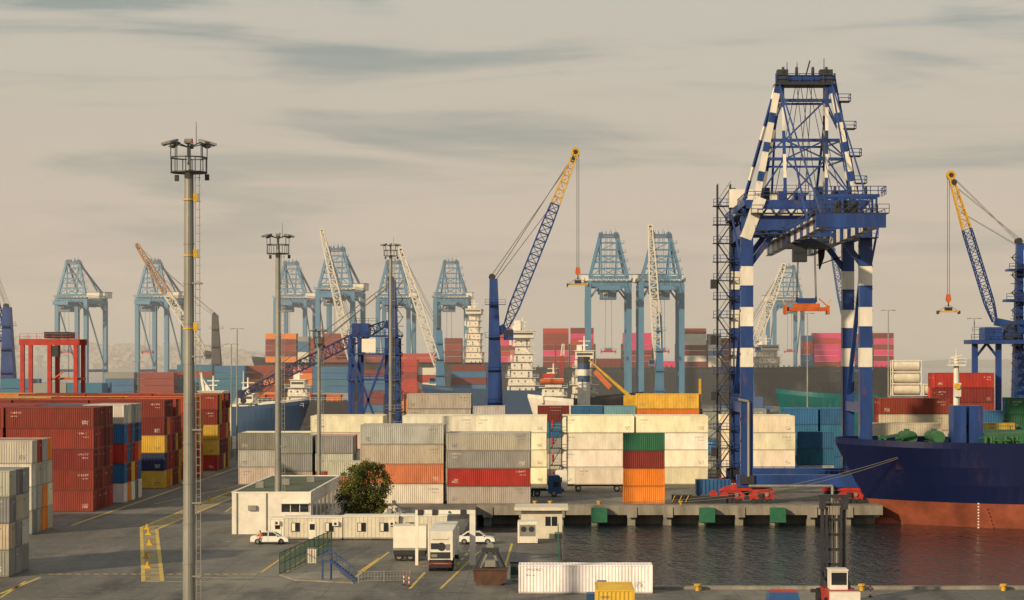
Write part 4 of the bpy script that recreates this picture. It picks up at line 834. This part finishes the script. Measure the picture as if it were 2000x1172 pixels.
def cabin(x0, x1, Y, dep, h, wins, door=None, m=cream):
    q = MB(); q.box(x0,x1,Y,Y+dep,.15,h,m); q.box(x0-.08,x1+.08,Y-.08,Y+dep+.08,h,h+.14,white); q.box(x0,x1,Y-.03,Y,.1,.3,galv)
    n = int((x1-x0)/.45)
    for i in range(n+1): x = x0+i*(x1-x0)/n; q.box(x-.04,x+.04,Y-.035,Y,.3,h,m)
    for wx in wins:
        q.box(wx-.5,wx+.5,Y-.07,Y-.036,1.0,2.05,dark); q.box(wx-.42,wx-.04,Y-.08,Y-.07,1.07,1.98,white); q.box(wx+.04,wx+.42,Y-.08,Y-.07,1.07,1.98,glass)
    if door: q.box(door-.42,door+.42,Y-.06,Y-.036,.15,2.15,white); q.box(door-.3,door+.3,Y-.07,Y-.06,1.2,1.9,glass)
    q.box(x1-1.1,x1-.4,Y-.4,Y-.04,1.7,2.2,white); q.cyl((x1-.75,Y-.42,1.95),(x1-.75,Y-.4,1.95),.17,.17,10,dark)
    q.obj('site_cabin')
Yc = 241
cabin(PX(555,Yc), PX(668,Yc), Yc, 2.6, 2.6, [PX(577,Yc),PX(643,Yc)], PX(610,Yc)); cabin(PX(671,Yc), PX(778,Yc), Yc, 2.6, 2.75, [PX(706,Yc),PX(750,Yc)]); cabin(PX(780,Yc), PX(872,Yc), Yc+.5, 2.6, 2.75, [PX(800,Yc)])
cabin(PX(525,Yc), PX(551,Yc), Yc+1, 2.4, 2.4, [], PX(540,Yc), white)
q = MB(); Yg = 243; x0, x1 = PX(1018,Yg), PX(1098,Yg); q.box(x0,x1,Yg,Yg+5,0,3.3,cream); q.box(x0-.8,x1+.7,Yg-.8,Yg+5.6,3.3,3.75,cream); q.box(x0-.8,x1+.7,Yg-.82,Yg-.8,3.3,3.38,dark)
q.box(x1-2,x1-.6,Yg-.03,Yg+.1,1.5,2.6,glass); q.box(x1-1.34,x1-1.26,Yg-.05,Yg-.03,1.5,2.6,white); q.box(x1-.9,x1+.02,Yg-.04,Yg+.02,0,.8,conc); q.box(x0-.05,x0+.02,Yg+1,Yg+3,1.2,2.4,glass); q.obj('guard_house')
q = MB(); X, Y = PX(1011,236), 236; q.box(X,X+2.3,Y,Y+3,.1,2.55,white)
for k in range(8): q.box(X+.1+k*.28,X+.2+k*.28,Y-.03,Y,.2,2.45,white)
q.box(X+.25,X+2.05,Y-.06,Y-.031,.9,2.2,galv)
for k in range(2): q.cyl((X+.7+k*.9,Y-.08,1.7),(X+.7+k*.9,Y-.06,1.7),.33,.33,14,dark)
q.obj('cooling_unit')
def fence(p, q_, h, m, name, post=2.2):
    q = MB(); a = Vector((*p,0)); b = Vector((*q_,0)); n = max(1,int((b-a).length/post))
    for i in range(n+1): c = a.lerp(b,i/n); q.beam(c, c+Vector((0,0,h)), .1,.1,m)
    for zz in (.15,h*.5,h-.08): q.beam(a+Vector((0,0,zz)), b+Vector((0,0,zz)), .06,.06,m)
    k = int((b-a).length/.3)
    for i in range(k): c = a.lerp(b,i/k); q.beam(c+Vector((0,0,.1)), c+Vector((0,0,h-.05)), .04,.03,m)
    q.obj(name)
dgreen = mat('fence_green', (.02,.06,.04), .6, .3, 1)
fence(GP(546,1124), GP(648,1075), 2.3, dgreen, 'wire_fence')
fence((.6,209), (.6,240), 2.0, green, 'green_fence', 2)
fence(GP(700,1138), GP(800,1136), 1.1, galv, 'low_railing')
q = MB()
pts = [GP(545,1124),GP(660,1118),GP(690,1140),GP(575,1134)]; q.add([(*p,.13) for p in pts]+[(*p,0) for p in pts],[(0,1,2,3)]+[(i,4+i,4+(i+1)%4,(i+1)%4) for i in range(4)],conc); q.obj('kerb')
q = MB(); sb = mat('stair_blue', (.03,.07,.2), .5, .3, 1); X, Y = GP(628,1136)
for k in range(9): q.box(X+.9+k*.26,X+1.2+k*.26,Y,Y+1,1.9-k*.21,1.95-k*.21,sb)
for yy in (Y,Y+1): q.beam((X+.8,yy,2),(X+3.3,yy,.05),.08,.22,sb); q.beam((X+.8,yy,3),(X+3.3,yy,1.05),.06,.06,sb); q.rail([(X,yy,2),(X+.9,yy,2)], sb, t=.06, step=.5)
for k in range(5):
    t = k/4; q.beam((X+.8+2.5*t,Y,2-1.95*t),(X+.8+2.5*t,Y,3-1.95*t),.05,.05,sb)
q.box(X,X+.9,Y,Y+1,1.93,2,sb)
for a in (.05,.85):
    for yy in (.05,.95): q.beam((X+a,Y+yy,0),(X+a,Y+yy,2),.09,.09,sb)
q.obj('metal_stairs')
q = MB(); X, Y = GP(608,1100); q.box(X-.5,X+.5,Y,Y+.5,0,1.5,cream); q.box(X-.55,X+.55,Y-.05,Y+.55,1.5,1.58,galv); q.box(X-.02,X+.02,Y-.02,Y,.1,1.4,dark); q.obj('electrical_cabinet')
q = MB(); Y = 212; xa, xb = PX(815,Y), PX(922,Y); q.box(xb-.25,xb+.35,Y-.3,Y+.3,0,5.3,white); q.box(xa-.2,xa+.1,Y-.2,Y+.2,0,5.3,white); q.box(xa-.2,xb+.35,Y-.25,Y+.25,5.31,5.7,white)
for x in (PX(822,Y),PX(850,Y),PX(905,Y)): q.box(x-.3,x+.3,Y-.35,Y-.26,5.15,5.75,dark)
q.cyl((PX(878,Y),Y-.4,5.5),(PX(878,Y),Y-.26,5.5),.13,.13,10,green); q.obj('gate_gantry')
# ---------------------------------------------------------------- vehicles
def wheel(q, x, y, r, w_, m2=galv):
    q.cyl((x,y-w_/2,r),(x,y+w_/2,r),r,r,16,black); q.cyl((x,y-w_/2-.02,r),(x,y+w_/2+.02,r),r*.55,r*.55,12,m2)
carw = mat('car_white', (.75,.74,.7), .25, .08, 1, spec=.6); lampr = mat('tail_lamp', (.4,.02,.02), .3, .1, 1)
def car(X, Y, face=1, rz=0):
    q = MB(); W = .88
    prof = [(-2.2,.3),(-2.22,.62),(-2.15,.88),(-1.55,.96),(.75,.95),(1.75,.82),(2.15,.66),(2.2,.32)]
    n = len(prof); vs = []; fs = []
    for y, k in [(-W,.92),(-W*.9,1),(W*.9,1),(W,.92)]:
        for x, z in prof: vs.append((x*(1 if abs(y) < W else .985), y, .3+(z-.3)*k))
    for i in range(3):
        for j in range(n): fs.append((i*n+j, (i+1)*n+j, (i+1)*n+(j+1) % n, i*n+(j+1) % n))
    fs += [tuple(range(n)), tuple(range(3*n, 4*n))[::-1]]
    q.add(vs, fs, carw)
    cab_ = [(-1.65,.94),(-1.05,1.38),(-.1,1.46),(.45,1.38),(1.2,.92)]
    v = [(x*.96,(-.62 if z > 1 else -.82),z) for x, z in cab_]+[(x*.96,(.62 if z > 1 else .82),z) for x, z in cab_]
    q.add(v, [(0,1,2,3,4),(9,8,7,6,5),(0,5,6,1),(3,8,9,4)], glass); q.add(v, [(1,6,7,2),(2,7,8,3)], carw)
    for s_ in (-1,1):
        q.beam((-.15,s_*.83,.93),(-.15,s_*.64,1.43),.09,.05,carw)
        q.beam((-1.6,s_*.83,.95),(-1.0,s_*.63,1.38),.1,.05,carw); q.beam((1.15,s_*.82,.94),(.43,s_*.63,1.38),.07,.05,carw); q.beam((-1.0,s_*.63,1.39),(.43,s_*.63,1.4),.05,.05,carw)
        wheel(q,-1.35,s_*.8,.33,.2); wheel(q,1.35,s_*.8,.33,.2); q.cbox(.85,s_*.98,.98,.12,.16,.12,carw); q.cbox(2.14,s_*.6,.68,.1,.35,.14,glass); q.cbox(-2.2,s_*.62,.78,.06,.35,.16,lampr)
        q.box(-.14,-.12,s_*.885-.004,s_*.885+.004,.4,.9,dark)
    q.cbox(2.19,0,.45,.06,1.1,.18,dark); q.obj('parked_car', (X,Y,0), rz if face > 0 else math.pi+rz)
X, Y = GP(528,1062); car(X,Y); X, Y = GP(930,1062); car(X,Y)
def cab(q, x, y, m, d=1, h=2.9):
    W = 1.22
    pr = [(0,.45),(.02,1.4),(-.15,h-.2),(-.5,h),(-2.0,h),(-2.05,.9),(-1.9,.45)]
    q.prism([(x+d*a,b) for a, b in pr], y-W, y+W, m)
    q.add([(x+d*(.04),y-W+.15,1.45),(x+d*.04,y+W-.15,1.45),(x+d*(-.12),y+W-.2,h-.45),(x+d*(-.12),y-W+.2,h-.45)],[(0,1,2,3)],glass)
    for s_ in (-1,1): q.box(min(x-d*.35,x-d*1.2),max(x-d*.35,x-d*1.2),y+s_*(W+.01)-.01,y+s_*(W+.01)+.01,1.5,2.3,glass); q.cbox(x-d*.05,y+s_*(W+.2),2.0,.12,.2,.6,dark); q.cbox(x+d*.03,y+s_*.85,.75,.06,.35,.2,glass)
    q.cbox(x+d*.02,y,.55,.1,2.2,.3,dark); q.cbox(x+d*.03,y,1.1,.05,1.4,.35,dark)
def chassis(q, x0, x1, y, axles):
    for s_ in (-1,1): q.box(x0,x1,y+s_*.45-.08,y+s_*.45+.08,.85,1.1,dark)
    for a in axles:
        for s_ in (-1,1): wheel(q,a,y+s_*.98,.5,.45)
        q.cyl((a,y-.9,.5),(a,y+.9,.5),.1,.1,6,dark)
tb = mat('truck_blue', (.02,.07,.19), .35, .15, .8)
X = PX(1096,316); q = MB(); cab(q,X,317,tb,1,3.3); chassis(q,X-5.4,X-.5,317,(X-1.1,X-3.7,X-4.8)); q.box(X-4.6,X-2.3,316.2,317.8,1.1,1.3,dark); q.obj('tractor_truck')
X = PX(1083,328); q = MB(); cab(q,X,329,white,-1,3.4); chassis(q,X+.5,X+15,329,(X+1.1,X+3.8,X+10,X+11.3,X+12.6)); q.obj('container_truck'); cont(X+9.3,327.8,1.12,'cr',12.19,2.6)
def rear_truck(px, Y, L_=12.2):
    q = MB(); X = PX(px,Y)
    q.box(X-1.22,X+1.22,Y,Y+L_,1.25,4.1,white)
    for k in range(36): q.box(X+1.22,X+1.25,Y+.3+k*.33,Y+.45+k*.33,1.4,3.95,white)
    for sx in (-1,1): q.box(X+sx*1.15-.09,X+sx*1.15+.09,Y-.04,Y,1.2,4.12,white)
    q.box(X-1.0,X+1.0,Y-.03,Y-.001,1.35,2.0,dark); q.box(X-.95,X-.05,Y-.06,Y-.03,2.3,2.9,dark); q.cyl((X+.1,Y-.07,2.55),(X+.1,Y-.03,2.55),.42,.42,16,dark); q.box(X+.55,X+.95,Y-.05,Y-.001,2.2,2.8,galv); q.box(X-.8,X+.8,Y-.05,Y-.001,3.25,3.3,galv); q.box(X-.9,X-.3,Y-.05,Y-.001,1.5,1.8,galv)
    q.box(X-1.1,X+1.1,Y+.1,Y+.3,.45,1.2,dark); q.box(X-1.15,X+1.15,Y-.05,Y+.1,.8,.92,orange)
    for sx in (-1,1): q.box(X+sx*.95-.18,X+sx*.95+.18,Y-.07,Y-.05,.77,.93,lampr)
    for k in (1.2,2.5,3.8):
        for sx in (-1,1): q.cyl((X+sx*1.2,Y+k,.5),(X+sx*.75,Y+k,.5),.5,.5,14,black)
    q.box(X-.6,X+.6,Y,Y+L_+.5,.9,1.2,dark)
    q.box(X-1.2,X+1.2,Y+L_+.8,Y+L_+2.8,.5,3.3,white)
    for sx in (-1,1): q.cyl((X+sx*1.2,Y+L_+1.5,.5),(X+sx*.8,Y+L_+1.5,.5),.5,.5,14,black)
    q.obj('reefer_truck')
rear_truck(860, 205)
q = MB(); Y = 216; x0, x1 = PX(768,Y), PX(832,Y)
q.box(x0,x1,Y,Y+2.5,1.2,3.7,white); q.box(x0-.02,x1+.02,Y-.02,Y+2.52,3.7,3.76,cream); q.box(x0,x1,Y-.03,Y-.001,1.15,1.4,galv)
for a in (x0+.6,x0+1.8):
    for s_ in (.3,2.2): wheel(q,a,Y+s_,.48,.35)
q.box(x0,x1,Y+.1,Y+2.4,.7,1.14,dark); q.box(x0+2.3,x1-.1,Y-.04,Y-.001,.5,1.1,dark); q.box(x0+.1,x1,Y+.0,Y+.1,.5,.7,black); q.obj('box_trailer')
q = MB(); X, Y = GP(957,1143); rust = mat('rusty_grab', (.09,.045,.03), .8, .5, 1.2, rust=.6)
q.prism([(X-1.6,1.4),(X+1.6,1.4),(X+1.5,.3),(X+.9,0),(X-.9,0),(X-1.5,.3)],Y,Y+1.8,rust); q.box(X-1.7,X+1.7,Y-.1,Y+1.9,1.4,1.55,rust)
for sx in (-1,1):
    for yy in (Y+.2,Y+1.6): q.beam((X+sx*1.4,yy,1.5),(X+sx*.5,yy,3.3),.16,.16,dark)
    q.beam((X+sx*.9,Y+.9,1.5),(X+sx*.2,Y+.9,3.2),.2,.2,galv)
q.box(X-.8,X+.8,Y+.1,Y+1.7,3.1,3.5,dark); q.cyl((X,Y+.5,3.6),(X,Y+1.3,3.6),.35,.35,12,galv); q.box(X-.5,X+.5,Y+.3,Y+1.5,1.7,2.3,galv); q.obj('clamshell_grab')
q = MB(); X, Y = GP(1006,1135)
q.box(X-.45,X+.45,Y,Y+.8,.2,1.7,galv); q.box(X-.5,X+.5,Y-.05,Y+.85,1.7,1.85,dark); q.box(X-.4,X+.4,Y-.03,Y-.001,.6,1.4,dgreen); q.obj('generator_set')
for px, py in ((789,1143),(799,1145),(1700,1166)):
    X, Y = GP(px,py); q = MB()
    q.cyl((X,Y,0),(X,Y,.08),.2,.2,10,black)
    for k in range(5): q.cyl((X,Y,.08+k*.2),(X,Y,.28+k*.2),.06,.06,8,(red,white)[k % 2])
    q.obj('traffic_bollard')
q = MB(); Y = 178; X = PX(1628,Y); zt = PZ(972,Y)
for sx in (-1,1):
    q.box(X+sx*.95-.14,X+sx*.95+.14,Y,Y+.4,.3,zt,dark); q.box(X+sx*.62-.1,X+sx*.62+.1,Y-.3,Y-.02,.6,zt-.8,dark); q.cyl((X+sx*.3,Y+.2,.5),(X+sx*.3,Y+.2,zt-1.5),.07,.07,8,galv)
    q.beam((X+sx*1.1,Y+.2,3),(X+sx*1.1,Y-3.0,1.2),.16,.16,dark)
for k in range(7): z = .8+k*(zt-1)/6.4; q.box(X-1.08,X+1.08,Y+.05,Y+.3,z,z+.22,dark)
q.box(X-1.35,X+1.35,Y-.2,Y+.5,zt,zt+.25,dark); q.box(X-1.2,X-.7,Y-.5,Y+.6,zt-1.0,zt,dark); q.box(X+.7,X+1.2,Y-.5,Y+.6,zt-1,zt,dark)
for dx in (-.35,-.1,.15,.4): q.rope((X+dx,Y+.1,.8),(X+dx,Y+.1,zt),.03,rope_m)
q.box(X-1.3,X+1.3,Y-6.5,Y-.6,.7,1.7,red); q.box(X-.75,X+.75,Y-3.4,Y-1.6,1.7,3.3,white); q.box(X-.65,X+.65,Y-3.43,Y-3.4,2.1,3.15,glass); q.box(X-.65,X+.65,Y-1.6,Y-1.57,2.1,3.15,glass); q.box(X-.8,X+.8,Y-3.5,Y-1.5,3.3,3.4,white)
q.box(X-1.9,X+1.9,Y+.5,Y+.9,1.0,1.3,dark); q.box(X-1.25,X+1.25,Y-7.2,Y-6.51,.6,1.9,white)
for sx in (-1,1): q.cyl((X+sx*1.6,Y-1,.8),(X+sx*1.0,Y-1,.8),.8,.8,16,black); q.cyl((X+sx*1.5,Y-5.5,.65),(X+sx*1.0,Y-5.5,.65),.65,.65,16,black)
q.obj('container_handler_forklift')
q = MB(); Yk = 163; Xk = PX(1202,Yk)
q.box(Xk-1.22,Xk+1.22,Yk,Yk+6,1.2,1.35,dark); q.box(Xk-1.3,Xk-.5,Yk+6.2,Yk+8,.5,2.9,tb); q.box(Xk-1.3,Xk+1.2,Yk+6.2,Yk+8,.5,2.4,tb); q.box(Xk-2.2,Xk-1.4,Yk+6.4,Yk+7.8,.6,PZ(1158,170),tb)
for sx in (-1,1):
    for k in (1,2.3,7): q.cyl((Xk+sx*1.2,Yk+k,.5),(Xk+sx*.8,Yk+k,.5),.5,.5,14,black)
q.obj('container_truck')
o = cont(Xk, Yk+3-1.22, 1.37, (.62,.4,.05), 6.06, 2.6, rz=math.pi/2); o.location = (Xk,Yk+3,PZ(1152,Yk)-2.6); o.scale = (1,1.25,1)
q = MB(); Yk = 160; Xk = PX(1532,Yk); zt = PZ(1158,Yk); q.box(Xk-1.25,Xk+1.25,Yk,Yk+2.2,.5,zt-.7,tb); q.add([(Xk-1.25,Yk,zt-.7),(Xk+1.25,Yk,zt-.7),(Xk+1.1,Yk+.3,zt),(Xk-1.1,Yk+.3,zt),(Xk-1.25,Yk+2.2,zt-.7),(Xk+1.25,Yk+2.2,zt-.7),(Xk+1.1,Yk+2,zt),(Xk-1.1,Yk+2,zt)],[(2,3,7,6),(0,3,2,1)[::-1],(4,5,6,7),(0,4,7,3),(1,2,6,5)],tb)
q.box(Xk-1,Xk+1,Yk+.5,Yk+1.5,zt,zt+.12,red); q.box(Xk-1.1,Xk+1.1,Yk-.02,Yk-.001,1.4,zt-.75,glass)
for sx in (-1,1): q.cyl((Xk+sx*1.25,Yk+.8,.5),(Xk+sx*.85,Yk+.8,.5),.5,.5,14,black)
q.obj('tractor_truck')
# ---------------------------------------------------------------- person
def person(X, Y):
    skin = mat('skin', (.45,.27,.19), .6); vest = mat('hi_vis_orange', (.8,.16,.02), .6); jean = mat('dark_trousers', (.03,.035,.06), .8)
    J = [(0,0,.98),(0,0,1.2),(0,-.01,1.42),(0,-.01,1.52),(0,-.03,1.66),(0,-.02,1.74), (.1,0,.92),(.12,-.04,.5),(.12,.06,.08),(.12,-.1,.04), (-.1,0,.92),(-.13,.06,.5),(-.15,.16,.1),(-.15,.02,.04), (.2,0,1.4),(.27,.03,1.12),(.27,-.12,.9),(.27,-.17,.82), (-.2,0,1.4),(-.27,0,1.12),(-.25,-.16,.92),(-.25,-.2,.84)]
    rad = [.15,.14,.14,.06,.1,.08,.1,.07,.045,.04,.1,.07,.045,.04,.07,.05,.036,.03,.07,.05,.036,.03]
    E = [(0,1),(1,2),(2,3),(3,4),(4,5),(0,6),(6,7),(7,8),(8,9),(0,10),(10,11),(11,12),(12,13),(2,14),(14,15),(15,16),(16,17),(2,18),(18,19),(19,20),(20,21)]
    me = bpy.data.meshes.new('worker'); me.from_pydata(J, E, []); o = bpy.data.objects.new('worker', me); sc.collection.objects.link(o)
    o.modifiers.new('s', 'SKIN')
    for i, r in enumerate(rad): me.skin_vertices[0].data[i].radius = (r, r*.85)
    me.skin_vertices[0].data[0].use_root = True
    o.modifiers.new('u', 'SUBSURF').levels = 1
    bpy.context.view_layer.update(); dg = bpy.context.evaluated_depsgraph_get(); nm = bpy.data.meshes.new_from_object(o.evaluated_get(dg)); o.modifiers.clear(); o.data = nm
    nm.materials.clear()
    for m in (skin, vest, jean): nm.materials.append(m)
    for p in nm.polygons:
        z = p.center.z; p.material_index = 0 if z > 1.5 or (z < .93 and abs(p.center.x) > .21) else (1 if z > .9 else 2); p.use_smooth = True
    o.location = (X,Y,0)
    q = MB(); hairm = mat('hair_dark', (.02,.015,.01), .8)
    for k in range(3): q.cyl((0,-.02,1.72+k*.03),(0,-.02,1.75+k*.03),.105-k*.022,.095-k*.03,12,hairm)
    for s_ in (-1,1): q.cbox(s_*.035,-.125,1.68,.02,.01,.01,hairm); q.beam((s_*.08,-.115,1.0),(s_*.09,-.13,1.42),.03,.012,mat('reflective_tape',(.6,.6,.55),.4))
    h = q.obj('face_and_hair'); h.parent = o
    q = MB()
    for s_ in (-1,1):
        for k in range(4): q.beam((s_*.26+(k-1.5)*.018,-.2,.83),(s_*.26+(k-1.5)*.02,-.22,.755+.008*abs(k-1.5)),.015,.015,skin,w2=.011,h2=.011)
        q.beam((s_*.26-s_*.03,-.19,.85),(s_*.26-s_*.05,-.23,.8),.016,.016,skin)
    h = q.obj('fingers'); h.parent = o
X, Y = GP(511,1065); person(X, Y-1.2)
# ---------------------------------------------------------------- tree
def tree(X, Y, h, rad):
    q = MB(); bark = mat('bark', (.07,.05,.035), .9, .4, 3)
    lm = [mat('leaf_%d' % i, c, .7, .3, 1.5) for i, c in enumerate(((.055,.07,.012),(.1,.11,.016),(.17,.155,.02),(.035,.045,.01),(.25,.19,.025)))]
    rr = random.Random(3); q.cyl((0,0,0),(.1,0,1.6),.22,.16,8,bark); tips = []
    for i in range(16):
        a = rr.uniform(0,6.28); el = rr.uniform(.1,1.35); ln = rr.uniform(.5,.82)
        p = Vector((.1,0,rr.uniform(.9,2.6))); e = Vector((math.cos(a)*math.cos(el)*rad*ln, math.sin(a)*math.cos(el)*rad*ln, p.z+(h-3)*ln*math.sin(el)+.5)); mid = p.lerp(e,.5)+Vector((0,0,.3))
        q.cyl(p,mid,.1,.06,6,bark); q.cyl(mid,e,.06,.02,5,bark); tips.append(e); tips.append(mid)
    cl = []
    for i in range(240):
        a = rr.uniform(0,6.28); v = rr.uniform(-.95,1); rx = (math.sqrt(max(0,1-v*v))*.85+.18)*rr.uniform(.45,1.05)
        cl.append((Vector((math.cos(a)*rx*rad*rr.uniform(.9,1.1), math.sin(a)*rx*rad, h*.5+v*h*.48)), rr.uniform(.4,.8)))
    for t in tips: cl.append((t,.6))
    for c, r in cl:
        tone = rr.random()
        for k in range(80):
            p = c+Vector((rr.gauss(0,r*.45),rr.gauss(0,r*.45),rr.gauss(0,r*.4)))
            if p.z < .2: continue
            n = Vector((rr.uniform(-1,1),rr.uniform(-1,1),rr.uniform(-.3,1))).normalized(); u = n.orthogonal().normalized(); w_ = n.cross(u); s_ = rr.uniform(.08,.16)
            mi = min(4, max(0, int(rr.gauss(tone*3.4,.8))))
            q.add([p-u*s_, p-w_*s_*.6, p+u*s_, p+w_*s_*.6], [(0,1,2,3)], lm[mi])
    q.obj('tree', (X,Y,0), fixn=False)
tree(PX(716,264), 264, 8.0, 3.2)
q = MB(); rk = mat('pale_rubble', (.5,.46,.4), .9, .3, 2); rr = random.Random(5)
for i in range(120):
    X, Y = PX(rr.uniform(748,805),262), 262+rr.uniform(-3,8); s_ = rr.uniform(.15,.55); T = Matrix.Rotation(rr.uniform(0,3),3,Vector((rr.random(),rr.random(),1)).normalized()); z = max(0,2.6-abs(X-PX(768,262))*1.1)*rr.random()+.1
    vs = [T@Vector((a*s_*rr.uniform(.7,1),b*s_*rr.uniform(.7,1),c*s_*.7*rr.uniform(.6,1)))+Vector((X,Y,z)) for a in (-1,1) for b in (-1,1) for c in (-1,1)]
    q.add(vs,[(0,1,3,2),(4,6,7,5),(0,4,5,1),(2,3,7,6),(0,2,6,4),(1,5,7,3)],rk)
q.obj('rubble_pile')
q = MB(); lm = [mat('shrub_%d' % i, c, .8) for i, c in enumerate(((.05,.07,.02),(.09,.1,.025),(.14,.12,.04)))]
for i in range(2600):
    X, Y = PX(rr.uniform(612,700),262)+rr.gauss(0,.3), 262+rr.uniform(-4,6); p = Vector((X,Y,abs(rr.gauss(0,.45)))); n = Vector((rr.uniform(-1,1),rr.uniform(-1,1),rr.random())).normalized(); u = n.orthogonal().normalized(); w_ = n.cross(u); s_ = rr.uniform(.08,.18)
    q.add([p-u*s_,p-w_*s_*.6,p+u*s_,p+w_*s_*.6],[(0,1,2,3)],rr.choice(lm))
q.obj('shrubs', fixn=False)
q = MB(); Yk = 306; q.box(PX(1360,Yk),PX(1428,Yk),Yk,Yk+2.4,1.0,3.2,mat('spreader_blue',(.03,.12,.28),.5,.3))
for k in range(9): q.box(PX(1362+k*7.5,Yk),PX(1364+k*7.5,Yk),Yk-.05,Yk,1.0,3.2,blue)
for px in (1365,1422): q.box(PX(px,Yk)-.2,PX(px,Yk)+.2,Yk+.2,Yk+2.2,0,1,dark)
q.obj('container_spreader')
q = MB(); Yk = 301; x0 = PX(1312,Yk)
for k in range(5): q.beam((x0+k*.5,Yk,.2),(x0+k*.5+.5,Yk,1.2),.25,.1,(yel,dark)[k % 2])
q.box(x0,x0+3,Yk+.1,Yk+.3,0,1.3,dark); q.box(x0+3,x0+8,Yk,Yk+1.2,0,1.1,dark); q.obj('cable_reel_guard')
print('objects', len(bpy.data.objects))
